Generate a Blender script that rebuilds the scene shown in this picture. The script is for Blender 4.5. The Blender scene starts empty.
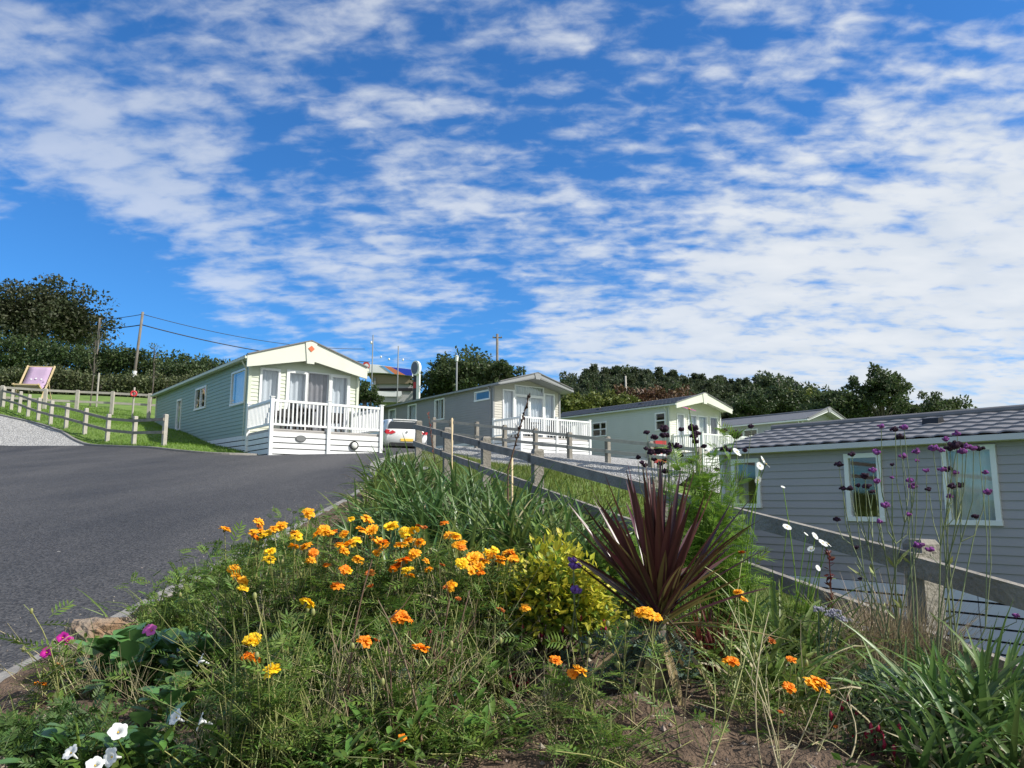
import bpy, math, random
import numpy as np
from mathutils import Vector, Matrix
R = math.radians
rng = np.random.default_rng(7)
random.seed(7)
scene = bpy.context.scene
COL = scene.collection
PITCH = R(8.68); FPX = 760.0
CP, SP = math.cos(PITCH), math.sin(PITCH)

# ---------------------------------------------------------------- terrain heights (metres relative to eye level)
CTRL = []
for x in (-13, -9, -5.5, -2):
    for y in (-8, -3, 2, 6, 10, 15, 20):
        CTRL.append((x, y, -1.025 + .11 * y))
CTRL += [(-2, 3, -.72), (-1.4, 2.2, -.74), (-.6, 2.2, -.70), (.2, 2.3, -.66), (.8, 2.4, -.66), (1.4, 2.3, -.74), (-.7, 4, -.55),
         (0, 5, -.45), (.9, 3.4, -.72), (1.78, 3.5, -.92), (.98, 5.4, -.63), (.28, 7.6, -.30), (-.3, 9.3, -.05), (-.94, 11.1, .18),
         (-1.6, 13, .42), (.6, 14.4, .55), (2.2, 14, .2), (3.0, 11, -.9), (2.2, 8, -.8), (3.2, 7, -1.4), (4, 4, -1.7), (5, 9.5, -2.0), (8, 7, -2.1), (11, 4, -2.15),
         (6, 0, -2.0), (13, 9, -2.2), (16, 4, -2.5), (5, 14, -1.9), (8, 14, -1.9), (10, 12, -2.1), (7, 18, -1.2), (12, 20, -1.0), (3.6, 21.6, .2), (1.6, 24.4, .75), (-.4, 26.7, 1.2), (-2.6, 29.3, 1.8), (4.8, 23.4, .85), (2.9, 26, 1.3), (.9, 28.6, 1.7),
         (-2.9, 19, 1.05), (-2.4, 21.5, 1.27), (-4.5, 24, 1.3), (-7, 22.5, 1.25), (-3.5, 28, 1.85), (-4.4, 32, 2.0), (-1, 33.5, 1.9), (3, 34.5, 1.85), (3, 31, 1.8), (6, 29, 1.3),
         (8, 38, 1.6), (12, 41, 1.6), (10, 31, 1.2), (16.5, 42, 1.3), (20, 45, 1.4), (20, 30, -.2), (30, 30, -1.5),
         (-11, 22.1, 1.5), (-13.2, 23.6, 1.68), (-15.9, 26.5, 2.41), (-20, 30, 3.35), (-10.3, 22.7, 1.67), (-20.2, 31.2, 3.6), (-15.2, 27, 2.7), (-9.6, 25.2, 1.75), (-11.5, 27.7, 2.25),
         (-14, 31.5, 2.9), (-16, 35, 3.7), (-22, 35, 4.35), (-19, 41, 5.4), (-30, 40, 5.7), (-35, 50, 6.6), (-18, 50, 5.6), (-16, 24, 1.65), (-22, 22, 1.6),
         (-9, 60, 5.6), (0, 50, 3.6), (10, 60, 4.2), (20, 60, 4.0), (35, 60, 3.0), (0, 110, 9), (30, 110, 8.0), (60, 100, 5.0), (-60, 100, 11), (-50, 20, 3), (-40, -20, -2), (40, -20, -5), (0, -20, -3.2), (100, 40, -4), (100, 140, 7), (-100, 140, 13), (0, 160, 12)]
_C = np.array(CTRL, float)
def _phi(d2):
    return np.where(d2 > 1e-12, .5 * d2 * np.log(np.maximum(d2, 1e-12)), 0.0)
def _solve():
    n = len(_C); S = 20.0
    P = _C[:, :2] / S
    d2 = ((P[:, None] - P[None]) ** 2).sum(-1)
    A = np.zeros((n + 3, n + 3)); A[:n, :n] = _phi(d2) + np.eye(n) * 4e-4
    A[:n, n] = 1; A[:n, n + 1:] = P; A[n, :n] = 1; A[n + 1:, :n] = P.T
    b = np.zeros(n + 3); b[:n] = _C[:, 2]
    return np.linalg.solve(A, b), P, S
_W, _PP, _S = _solve()
def H(x, y):
    x = np.asarray(x, float); y = np.asarray(y, float); sh = np.broadcast(x, y).shape
    x = np.clip(np.broadcast_to(x, sh).ravel(), -130, 130) / _S; y = np.clip(np.broadcast_to(y, sh).ravel(), -40, 170) / _S
    out = np.empty(len(x))
    for i in range(0, len(x), 20000):
        s = slice(i, i + 20000)
        d2 = (x[s, None] - _PP[None, :, 0]) ** 2 + (y[s, None] - _PP[None, :, 1]) ** 2
        out[s] = _phi(d2) @ _W[:-3] + _W[-3] + _W[-2] * x[s] + _W[-1] * y[s]
    return out.reshape(sh) if sh else float(out[0])
def at(px, py, Y):
    """world point at forward distance Y that projects to a photo pixel"""
    xr = (px - 512) / FPX; v = (384 - py) / FPX
    dy = CP - v * SP; dz = SP + v * CP
    return np.array((xr / dy * Y, Y, dz / dy * Y))
def ground_x(px, Y):
    x = (px - 512) / FPX * Y * CP
    for _ in range(4):
        z = H(x, Y); x = (px - 512) / FPX * (Y * CP + z * SP)
    return np.array((x, Y, H(x, Y)))

# ---------------------------------------------------------------- mesh builder
class MB:
    def __init__(s): s.V = []; s.F = []; s.n = 0
    def add(s, v, f, mi=0):
        v = np.asarray(v, float).reshape(-1, 3)
        f = np.asarray(f, int)
        if f.size: s.F.append((f + s.n, mi))
        s.V.append(v); s.n += len(v)
    def poly(s, pts, mi=0): s.add(pts, [list(range(len(pts)))], mi)
    def box(s, a, b, mi=0):
        x0, y0, z0 = a; x1, y1, z1 = b
        v = [(x0, y0, z0), (x1, y0, z0), (x1, y1, z0), (x0, y1, z0), (x0, y0, z1), (x1, y0, z1), (x1, y1, z1), (x0, y1, z1)]
        s.add(v, [(0, 3, 2, 1), (4, 5, 6, 7), (0, 1, 5, 4), (1, 2, 6, 5), (2, 3, 7, 6), (3, 0, 4, 7)], mi)
    def bar(s, p, q, w, h, mi=0, up=(0, 0, 1)):
        p = Vector(p); q = Vector(q); d = (q - p).normalized(); u = Vector(up)
        side = d.cross(u).normalized(); u = side.cross(d)
        v = []
        for c in (p, q):
            for a, b in ((-1, -1), (1, -1), (1, 1), (-1, 1)):
                v.append(c + side * (a * w / 2) + u * (b * h / 2))
        s.add([tuple(x) for x in v], [(0, 1, 2, 3), (7, 6, 5, 4), (0, 4, 5, 1), (1, 5, 6, 2), (2, 6, 7, 3), (3, 7, 4, 0)], mi)
    def prism(s, pts, off, mi=0):
        n = len(pts); off = np.array(off, float); a = np.array(pts, float)
        s.add(np.vstack([a, a + off]), [], mi)
        b = s.n - 2 * n
        s.F.append((np.array([list(range(n))[::-1]]) + b, mi)); s.F.append((np.array([list(range(n, 2 * n))]) + b, mi))
        s.F.append((np.array([(i, (i + 1) % n, n + (i + 1) % n, n + i) for i in range(n)]) + b, mi))
    def tubes(s, P, Rr, sides=5, mi=0, cap=False):
        P = np.asarray(P, float); n, m, _ = P.shape
        Rr = np.broadcast_to(np.asarray(Rr, float), (n, m))
        T = np.gradient(P, axis=1); T /= np.linalg.norm(T, axis=2, keepdims=True) + 1e-9
        ref = np.where(np.abs(T[:, :1, 2:3]) > .9, np.array([1.0, 0, 0]), np.array([0, 0, 1.0]))
        A = np.cross(T, ref); A /= np.linalg.norm(A, axis=2, keepdims=True) + 1e-9
        B = np.cross(T, A)
        a = np.linspace(0, 2 * np.pi, sides, endpoint=False)
        V = P[:, :, None] + Rr[:, :, None, None] * (A[:, :, None] * np.cos(a)[None, None, :, None] + B[:, :, None] * np.sin(a)[None, None, :, None])
        idx = np.arange(n * m * sides).reshape(n, m, sides)
        q = np.stack([idx[:, :-1], np.roll(idx, -1, 2)[:, :-1], np.roll(idx, -1, 2)[:, 1:], idx[:, 1:]], -1).reshape(-1, 4)
        s.add(V, q, mi)
        if cap:
            b = s.n - n * m * sides
            s.F.append((idx[:, -1, :] + b, mi)); s.F.append((idx[:, 0, ::-1] + b, mi))
    def tube(s, pts, r, sides=6, mi=0, cap=True):
        pts = np.asarray(pts, float); r = np.broadcast_to(np.asarray(r, float), (len(pts),))
        s.tubes(pts[None], r[None], sides, mi, cap)
    def grid(s, V, mi=0):
        V = np.asarray(V, float); n, m = V.shape[:2]
        i = np.arange(n * m).reshape(n, m)
        s.add(V, np.stack([i[:-1, :-1], i[:-1, 1:], i[1:, 1:], i[1:, :-1]], -1).reshape(-1, 4), mi)
    def ball(s, c, r, mi=0, seg=8, ring=6):
        r = np.broadcast_to(np.asarray(r, float), (3,))
        th = np.linspace(0, np.pi, ring + 1)[:, None]; ph = np.linspace(0, 2 * np.pi, seg + 1)[None]
        V = np.stack([np.sin(th) * np.cos(ph) * r[0] + c[0], np.sin(th) * np.sin(ph) * r[1] + c[1], np.cos(th) * r[2] + c[2] + 0 * ph], -1)
        s.grid(V, mi)
    def disc(s, c, n, r, t, mi=0, seg=20, ry=None):
        """short cylinder: centre c, axis n, radius r, thickness t"""
        n = Vector(n).normalized(); a = n.cross(Vector((0, 0, 1)))
        a = Vector((1, 0, 0)) if a.length < .01 else a.normalized(); b = n.cross(a)
        ry = ry or r
        ps = [tuple(Vector(c) + a * (r * math.cos(k * 2 * math.pi / seg)) + b * (ry * math.sin(k * 2 * math.pi / seg))) for k in range(seg)]
        s.prism(ps, tuple(n * t), mi)
    def build(s, name, mats, parent=None, smooth=False, merge=0):
        me = bpy.data.meshes.new(name)
        if s.n:
            V = np.vstack(s.V)
            loops = []; starts = []; tot = []; mi = []; c = 0
            for f, m in s.F:
                k = f.shape[1]
                loops.append(f.ravel()); starts.append(c + np.arange(len(f)) * k); tot.append(np.full(len(f), k)); mi.append(np.full(len(f), m)); c += f.size
            loops = np.concatenate(loops); starts = np.concatenate(starts); mi = np.concatenate(mi)
            me.vertices.add(len(V)); me.vertices.foreach_set('co', V.astype(np.float32).ravel())
            me.loops.add(len(loops)); me.loops.foreach_set('vertex_index', loops.astype(np.int32))
            me.polygons.add(len(starts)); me.polygons.foreach_set('loop_start', starts.astype(np.int32))
            me.polygons.foreach_set('material_index', mi.astype(np.int32))
            me.update(calc_edges=True); me.validate()
            if merge:
                import bmesh
                bm = bmesh.new(); bm.from_mesh(me); bmesh.ops.remove_doubles(bm, verts=bm.verts, dist=merge); bmesh.ops.recalc_face_normals(bm, faces=bm.faces); bm.to_mesh(me); bm.free()
            me.polygons.foreach_set('use_smooth', np.full(len(me.polygons), bool(smooth)))
        for m in (mats if isinstance(mats, (list, tuple)) else [mats]): me.materials.append(m)
        o = bpy.data.objects.new(name, me); COL.objects.link(o)
        if parent: o.parent = parent
        return o

def tag(o, label=None, cat=None, group=None, kind=None):
    if label: o['label'] = label
    if cat: o['category'] = cat
    if group: o['group'] = group
    if kind: o['kind'] = kind
    return o
def empty(name, loc, rz=0, label=None, cat=None, group=None, tilt=0):
    o = bpy.data.objects.new(name, None); COL.objects.link(o); o.empty_display_size = .1
    o.location = tuple(loc); o.rotation_euler = (tilt, 0, rz)
    return tag(o, label, cat, group)
def copy_tree(o, parent=None):
    c = o.copy(); COL.objects.link(c); c.parent = parent
    for ch in o.children: copy_tree(ch, c)
    return c

# ---------------------------------------------------------------- materials
def mat(name, col, rough=.6, col2=None, nscale=8, bump=0, bscale=60, spec=.5, island=0, transl=0, metal=0, detail=6, contrast=.2, coord='Object'):
    m = bpy.data.materials.new(name); m.use_nodes = True
    nt = m.node_tree; N = nt.nodes; L = nt.links; N.clear()
    out = N.new('ShaderNodeOutputMaterial'); b = N.new('ShaderNodeBsdfPrincipled')
    b.inputs['Roughness'].default_value = rough; b.inputs['Metallic'].default_value = metal; b.inputs['Specular IOR Level'].default_value = spec
    c4 = (*col, 1); src = None
    tc = N.new('ShaderNodeTexCoord')
    if col2 is not None:
        nz = N.new('ShaderNodeTexNoise'); nz.inputs['Scale'].default_value = nscale; nz.inputs['Detail'].default_value = detail
        L.new(tc.outputs[coord], nz.inputs['Vector'])
        rp = N.new('ShaderNodeValToRGB'); rp.color_ramp.elements[0].position = .5 - contrast; rp.color_ramp.elements[1].position = .5 + contrast
        rp.color_ramp.elements[0].color = c4; rp.color_ramp.elements[1].color = (*col2, 1)
        L.new(nz.outputs['Fac'], rp.inputs['Fac']); src = rp.outputs['Color']
    if island:
        g = N.new('ShaderNodeNewGeometry'); hs = N.new('ShaderNodeHueSaturation')
        mr = N.new('ShaderNodeMapRange'); mr.inputs['To Min'].default_value = 1 - island; mr.inputs['To Max'].default_value = 1 + island
        L.new(g.outputs['Random Per Island'], mr.inputs['Value']); L.new(mr.outputs['Result'], hs.inputs['Value'])
        ml = N.new('ShaderNodeMath'); ml.operation = 'MULTIPLY'; ml.inputs[1].default_value = 7.31
        fr = N.new('ShaderNodeMath'); fr.operation = 'FRACT'
        L.new(g.outputs['Random Per Island'], ml.inputs[0]); L.new(ml.outputs[0], fr.inputs[0])
        mh = N.new('ShaderNodeMapRange'); mh.inputs['To Min'].default_value = .5 - island * .06; mh.inputs['To Max'].default_value = .5 + island * .06
        L.new(fr.outputs[0], mh.inputs['Value']); L.new(mh.outputs['Result'], hs.inputs['Hue'])
        if src: L.new(src, hs.inputs['Color'])
        else: hs.inputs['Color'].default_value = c4
        src = hs.outputs['Color']
    if src: L.new(src, b.inputs['Base Color'])
    else: b.inputs['Base Color'].default_value = c4
    if bump:
        nb = N.new('ShaderNodeTexNoise'); nb.inputs['Scale'].default_value = bscale; nb.inputs['Detail'].default_value = 4
        L.new(tc.outputs[coord], nb.inputs['Vector'])
        bp = N.new('ShaderNodeBump'); bp.inputs['Strength'].default_value = bump; bp.inputs['Distance'].default_value = .02
        L.new(nb.outputs['Fac'], bp.inputs['Height']); L.new(bp.outputs['Normal'], b.inputs['Normal'])
    last = b.outputs[0]
    if transl:
        t = N.new('ShaderNodeBsdfTranslucent'); mx = N.new('ShaderNodeMixShader'); mx.inputs[0].default_value = transl
        if src: L.new(src, t.inputs['Color'])
        else: t.inputs['Color'].default_value = c4
        L.new(last, mx.inputs[1]); L.new(t.outputs[0], mx.inputs[2]); last = mx.outputs[0]
    L.new(last, out.inputs['Surface'])
    return m
def leafm(name, col, island=.3, rough=.5, transl=.25, col2=None, spec=.35, nscale=3):
    return mat(name, col, rough, col2, nscale, spec=spec, island=island, transl=transl)
def glass_mat():
    m = bpy.data.materials.new('window_glass'); m.use_nodes = True
    N = m.node_tree.nodes; L = m.node_tree.links; N.clear()
    out = N.new('ShaderNodeOutputMaterial'); t = N.new('ShaderNodeBsdfTransparent'); t.inputs[0].default_value = (.95, .97, .98, 1)
    g = N.new('ShaderNodeBsdfGlossy'); g.inputs['Roughness'].default_value = .02
    lw = N.new('ShaderNodeLayerWeight'); lw.inputs['Blend'].default_value = .5
    pw = N.new('ShaderNodeMath'); pw.operation = 'POWER'; pw.inputs[1].default_value = 3.5; L.new(lw.outputs['Facing'], pw.inputs[0])
    f = N.new('ShaderNodeMath'); f.operation = 'MULTIPLY_ADD'; f.inputs[1].default_value = .45; f.inputs[2].default_value = .07; L.new(pw.outputs[0], f.inputs[0])
    mx = N.new('ShaderNodeMixShader'); L.new(f.outputs[0], mx.inputs[0]); L.new(t.outputs[0], mx.inputs[1]); L.new(g.outputs[0], mx.inputs[2]); L.new(mx.outputs[0], out.inputs['Surface'])
    return m
M = {}
M['glass'] = glass_mat()
M['white'] = mat('white_upvc', (.80, .81, .80), .35, (.74, .75, .74), 3, spec=.4)
M['whiteboard'] = mat('white_skirting', (.78, .79, .79), .5, (.70, .71, .70), 5)
M['cream'] = mat('cream_fascia', (.67, .675, .585), .45, (.63, .64, .55), 2)
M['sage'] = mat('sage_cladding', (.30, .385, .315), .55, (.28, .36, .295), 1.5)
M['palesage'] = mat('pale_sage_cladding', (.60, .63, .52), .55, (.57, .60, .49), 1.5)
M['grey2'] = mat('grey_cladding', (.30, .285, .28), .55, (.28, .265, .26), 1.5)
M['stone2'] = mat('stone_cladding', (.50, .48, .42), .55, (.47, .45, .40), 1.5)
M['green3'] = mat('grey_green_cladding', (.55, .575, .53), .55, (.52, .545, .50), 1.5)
M['grey5'] = mat('dove_grey_cladding', (.375, .345, .365), .5, (.335, .315, .33), .9)
M['grey4'] = mat('mid_grey_cladding', (.40, .41, .40), .55)
M['palegrey'] = mat('pale_grey_trim', (.56, .55, .58), .45)
M['greytrim'] = mat('grey_trim', (.26, .265, .27), .45)
M['rooftile'] = mat('charcoal_roof_tiles', (.150, .146, .148), .55, (.185, .18, .18), 5, spec=.4)
M['rooffelt'] = mat('grey_roof_sheet', (.13, .135, .14), .6, (.16, .16, .165), 4)
M['gap'] = mat('dark_gap', (.012, .012, .014), .9)
M['inner'] = mat('room_lining', (.30, .28, .25), .9)
M['voile'] = mat('voile_curtain', (.84, .86, .90), .9, transl=.3)
M['greycurtain'] = mat('grey_curtain', (.20, .18, .19), .9, (.27, .25, .26), 5)
M['blind'] = mat('pale_blind', (.55, .58, .54), .8)
M['deck'] = mat('deck_boards', (.42, .40, .38), .7)
M['rattan'] = mat('dark_rattan', (.025, .023, .022), .7, bump=.5, bscale=120)
M['timber'] = mat('weathered_timber', (.16, .145, .125), .85, (.30, .275, .235), 6, bump=.6, bscale=45, contrast=.25)
M['timberpale'] = mat('pale_timber', (.46, .43, .37), .8, (.35, .325, .285), 5, bump=.4, bscale=40)
M['pine'] = mat('new_pine', (.62, .48, .28), .6, (.54, .41, .23), 6)
M['kerb'] = mat('concrete_kerb', (.27, .255, .23), .9, (.18, .17, .155), 14, bump=.4, bscale=60)
M['black'] = mat('black_plastic', (.015, .015, .016), .4)
M['pole'] = mat('pole_timber', (.14, .12, .10), .9, (.20, .18, .15), 5)
M['steel'] = mat('galvanised_steel', (.20, .215, .22), .6)
M['cable'] = mat('cable', (.03, .03, .035), .7)
M['bark'] = mat('bark', (.09, .075, .06), .95, (.14, .12, .10), 6, bump=.6, bscale=25)
# leaves
M['l_tree'] = leafm('dark_tree_leaves', (.048, .070, .028), .4, col2=(.062, .064, .030), transl=.35, nscale=.5)
M['l_hedge'] = leafm('hedge_leaves', (.055, .090, .030), .35, col2=(.070, .105, .034), transl=.35, nscale=.4)
M['l_bramble'] = leafm('bramble_leaves', (.075, .105, .035), .4, col2=(.10, .11, .05), nscale=.5)
M['l_wood'] = leafm('wood_leaves', (.060, .088, .042), .35, col2=(.080, .098, .046), transl=.4, nscale=.3)
M['l_woodgreen'] = leafm('fresh_wood_leaves', (.055, .085, .028), .4)
M['l_rust'] = leafm('rusty_leaves', (.11, .062, .030), .35)
M['l_lime'] = leafm('lime_leaves', (.13, .16, .035), .35)
M['l_mid'] = leafm('mid_tree_leaves', (.068, .105, .036), .4, col2=(.075, .098, .040), transl=.4)
M['l_marigold'] = leafm('marigold_foliage', (.110, .180, .030), .4, transl=.35)
M['l_olive'] = leafm('olive_stems', (.26, .28, .10), .45, transl=.15)
M['l_straw'] = leafm('straw_stems', (.40, .35, .20), .35, transl=.15)
M['l_brownstem'] = leafm('brown_stems', (.12, .075, .045), .3, transl=0)
M['l_strap'] = leafm('strap_leaves', (.095, .17, .045), .35, rough=.4, transl=.3, spec=.5)
M['l_strap2'] = leafm('yellowgreen_strap_leaves', (.16, .225, .055), .4, rough=.45, transl=.35)
M['l_grass'] = leafm('grass_blades', (.15, .26, .03), .3, transl=.35)
M['l_corner'] = leafm('corner_strap_leaves', (.12, .205, .055), .4, rough=.45, transl=.35)
M['l_dry'] = leafm('dry_grass', (.36, .29, .19), .35, transl=.25)
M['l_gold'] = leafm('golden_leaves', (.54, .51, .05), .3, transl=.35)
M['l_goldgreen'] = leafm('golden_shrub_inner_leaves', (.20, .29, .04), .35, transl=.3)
M['l_broad'] = leafm('broad_leaves', (.10, .20, .055), .25, rough=.32, transl=.2, spec=.5)
M['l_feather'] = leafm('feathery_leaves', (.19, .32, .045), .3, transl=.4)
M['l_blue'] = leafm('blue_green_leaves', (.075, .125, .090), .3, transl=.2)
M['cord'] = leafm('purple_sword_leaf', (.080, .026, .028), .35, rough=.34, transl=.12, spec=.6)
M['cordrib'] = leafm('olive_sword_leaf', (.20, .16, .06), .35, rough=.4, transl=.2)
M['tan'] = leafm('dead_sword_leaf', (.27, .205, .105), .25, transl=.2)
M['phorm'] = leafm('dark_striped_leaf', (.028, .030, .018), .3, rough=.4, transl=.1)
M['phormedge'] = leafm('cream_striped_leaf', (.33, .33, .14), .25, transl=.2)
M['redgrass'] = leafm('bronze_leaf', (.13, .035, .025), .4, transl=.3)
M['p_orange'] = leafm('orange_petals', (.88, .27, .008), .14, rough=.6, transl=.25)
M['p_amber'] = leafm('amber_petals', (.92, .42, .012), .14, rough=.6, transl=.25)
M['p_yellow'] = leafm('yellow_petals', (.92, .60, .015), .12, rough=.6, transl=.25)
M['p_rust'] = leafm('rust_petals', (.42, .11, .015), .25, rough=.7, transl=.15)
M['p_white'] = leafm('white_petals', (.82, .83, .82), .05, rough=.6, transl=.3)
M['p_magenta'] = leafm('magenta_petals', (.55, .02, .30), .15, rough=.6, transl=.3)
M['p_pink'] = leafm('pink_petals', (.70, .14, .45), .12, rough=.6, transl=.3)
M['p_violet'] = leafm('violet_petals', (.22, .10, .42), .3, rough=.7, transl=.2)
M['p_purple'] = leafm('dark_purple_florets', (.25, .065, .26), .45, rough=.8, transl=.1)
M['p_darkpurple'] = leafm('faded_purple_florets', (.035, .011, .03), .45, rough=.8, transl=.1)
M['p_red'] = leafm('crimson_petals', (.30, .01, .03), .3, rough=.5, transl=.2)
M['p_lav'] = leafm('lavender_grey_florets', (.36, .35, .42), .2, rough=.8)
M['p_centre'] = mat('flower_centre', (.60, .38, .02), .8)

def ground_mats():
    # lawn / rough grass ground
    m = mat('turf', (.085, .155, .022), .95, (.16, .24, .045), 2.2, bump=1.0, bscale=40, contrast=.2, detail=9, coord='Object')
    M['turf'] = m
    M['drygrass'] = mat('dry_turf', (.26, .25, .09), .95, (.17, .20, .05), 1.0, bump=.7, bscale=30)
    M['soil'] = mat('soil', (.048, .031, .019), .95, (.18, .120, .078), 13, bump=1.0, bscale=90, contrast=.22, detail=9)
    # asphalt with pale chippings
    a = bpy.data.materials.new('asphalt'); a.use_nodes = True
    N = a.node_tree.nodes; L = a.node_tree.links; b = N['Principled BSDF']; b.inputs['Roughness'].default_value = .75; b.inputs['Specular IOR Level'].default_value = .4
    tc = N.new('ShaderNodeTexCoord')
    big = N.new('ShaderNodeTexNoise'); big.inputs['Scale'].default_value = .45; big.inputs['Detail'].default_value = 9; big.inputs['Roughness'].default_value = .6
    mp = N.new('ShaderNodeMapping'); mp.inputs['Rotation'].default_value = (0, 0, R(-22)); mp.inputs['Scale'].default_value = (1, .28, 1)
    L.new(tc.outputs['Object'], mp.inputs[0]); L.new(mp.outputs[0], big.inputs['Vector'])
    r1 = N.new('ShaderNodeValToRGB'); r1.color_ramp.elements[0].position = .35; r1.color_ramp.elements[1].position = .68
    r1.color_ramp.elements[0].color = (.033, .0325, .033, 1); r1.color_ramp.elements[1].color = (.076, .072, .068, 1); L.new(big.outputs['Fac'], r1.inputs['Fac'])
    vo = N.new('ShaderNodeTexVoronoi'); vo.inputs['Scale'].default_value = 75; L.new(tc.outputs['Object'], vo.inputs['Vector'])
    r2 = N.new('ShaderNodeMapRange'); r2.inputs['To Min'].default_value = .45; r2.inputs['To Max'].default_value = 1.75
    sp = N.new('ShaderNodeSeparateColor'); L.new(vo.outputs['Color'], sp.inputs[0]); L.new(sp.outputs[0], r2.inputs['Value'])
    mu = N.new('ShaderNodeMix'); mu.data_type = 'RGBA'; mu.blend_type = 'MULTIPLY'; mu.inputs[0].default_value = 1
    L.new(r1.outputs[0], mu.inputs[6]); L.new(r2.outputs[0], mu.inputs[7])
    v2 = N.new('ShaderNodeTexVoronoi'); v2.inputs['Scale'].default_value = 1.7; L.new(tc.outputs['Object'], v2.inputs['Vector'])
    lt = N.new('ShaderNodeMath'); lt.operation = 'LESS_THAN'; lt.inputs[1].default_value = .022; L.new(v2.outputs['Distance'], lt.inputs[0])
    m2 = N.new('ShaderNodeMix'); m2.data_type = 'RGBA'; L.new(lt.outputs[0], m2.inputs[0]); L.new(mu.outputs[2], m2.inputs[6]); m2.inputs[7].default_value = (.33, .31, .28, 1)
    L.new(m2.outputs[2], b.inputs['Base Color'])
    bp = N.new('ShaderNodeBump'); bp.inputs['Strength'].default_value = .5; bp.inputs['Distance'].default_value = .010; L.new(vo.outputs['Distance'], bp.inputs['Height']); L.new(bp.outputs[0], b.inputs['Normal'])
    M['asphalt'] = a
    g = bpy.data.materials.new('gravel'); g.use_nodes = True
    N = g.node_tree.nodes; L = g.node_tree.links; b = N['Principled BSDF']; b.inputs['Roughness'].default_value = .9
    tc = N.new('ShaderNodeTexCoord'); vo = N.new('ShaderNodeTexVoronoi'); vo.inputs['Scale'].default_value = 26; L.new(tc.outputs['Object'], vo.inputs['Vector'])
    sp = N.new('ShaderNodeSeparateColor'); L.new(vo.outputs['Color'], sp.inputs[0])
    rp = N.new('ShaderNodeValToRGB'); rp.color_ramp.elements[0].color = (.19, .185, .175, 1); rp.color_ramp.elements[1].color = (.52, .51, .48, 1)
    L.new(sp.outputs[0], rp.inputs[0]); L.new(rp.outputs[0], b.inputs['Base Color'])
    bp = N.new('ShaderNodeBump'); bp.inputs['Distance'].default_value = .03; L.new(vo.outputs['Distance'], bp.inputs['Height']); L.new(bp.outputs[0], b.inputs['Normal'])
    M['gravel'] = g
ground_mats()

# ---------------------------------------------------------------- ground sheets
def axis(lo, hi, fine_lo, fine_hi, step, far):
    a = list(np.arange(fine_lo, fine_hi + 1e-6, step))
    d = step; x = fine_hi
    while x < far: d *= 1.25; x += d; a.append(x)
    d = step; x = fine_lo
    while x > -far: d *= 1.25; x -= d; a.insert(0, x)
    return np.array(a)
gx = axis(0, 0, -24, 20, .4, 1800); gy = axis(0, 0, -4, 48, .4, 1800)
X, Y = np.meshgrid(gx, gy)
mb = MB(); mb.grid(np.stack([X, Y, H(X, Y) - .02], -1))
tag(mb.build('ground', M['turf'], smooth=True), kind='structure')

def clip_cell(poly, x0, x1, y0, y1):
    for ax, lim, sgn in ((0, x0, 1), (0, x1, -1), (1, y0, 1), (1, y1, -1)):
        out = []; n = len(poly)
        for i in range(n):
            a = poly[i]; b = poly[(i + 1) % n]
            da = (a[ax] - lim) * sgn; db = (b[ax] - lim) * sgn
            if da >= 0: out.append(a)
            if (da >= 0) != (db >= 0):
                t = da / (da - db); out.append((a[0] + (b[0] - a[0]) * t, a[1] + (b[1] - a[1]) * t))
        poly = out
        if len(poly) < 3: return None
    return poly
def smooth_line(pts, n=6, closed=False):
    pts = [np.array(p, float) for p in pts]; out = []
    for i in range(len(pts) - 1):
        p0 = pts[max(i - 1, 0)]; p1 = pts[i]; p2 = pts[i + 1]; p3 = pts[min(i + 2, len(pts) - 1)]
        for k in range(n):
            t = k / n
            out.append(.5 * ((2 * p1) + (-p0 + p2) * t + (2 * p0 - 5 * p1 + 4 * p2 - p3) * t * t + (-p0 + 3 * p1 - 3 * p2 + p3) * t ** 3))
    out.append(pts[-1]); return out
def patch(name, poly, cell, off, m, kind='structure'):
    poly = [tuple(p[:2]) for p in poly]
    xs = [p[0] for p in poly]; ys = [p[1] for p in poly]
    V = []; Fc = []
    for x in np.arange(math.floor(min(xs) / cell) * cell, max(xs), cell):
        for y in np.arange(math.floor(min(ys) / cell) * cell, max(ys), cell):
            q = clip_cell(poly, x, x + cell, y, y + cell)
            if q: Fc.append(list(range(len(V), len(V) + len(q)))); V += q
    V = np.array(V); z = H(V[:, 0], V[:, 1]) + off
    me = bpy.data.meshes.new(name); me.from_pydata(np.column_stack([V, z]).tolist(), [], Fc); me.update()
    import bmesh
    bm = bmesh.new(); bm.from_mesh(me); bmesh.ops.remove_doubles(bm, verts=bm.verts, dist=1e-4)
    bmesh.ops.recalc_face_normals(bm, faces=bm.faces)
    if bm.faces and sum(f.normal.z for f in bm.faces) < 0: bmesh.ops.reverse_faces(bm, faces=bm.faces)
    bm.to_mesh(me); bm.free()
    me.polygons.foreach_set('use_smooth', np.ones(len(me.polygons), bool)); me.materials.append(m)
    o = bpy.data.objects.new(name, me); COL.objects.link(o)
    return tag(o, kind=kind)
KERB_R = smooth_line([(-2.12, -6), (-2.06, -1), (-2.03, 3), (-1.98, 6.5), (-2.02, 9.5), (-2.45, 13), (-3.0, 16.2), (-3.1, 18.4), (-2.7, 20.4), (-1.6, 22.2), (0.1, 23.6), (2.2, 23.4), (4.2, 21.2)])
KERB_L = smooth_line([(-20.6, 29.9), (-18, 28.2), (-15.9, 26.4), (-14.2, 24.6), (-12.8, 23.2), (-11, 22.0), (-9.2, 21.0), (-7.7, 20.75), (-7.2, 21.6)])
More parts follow.
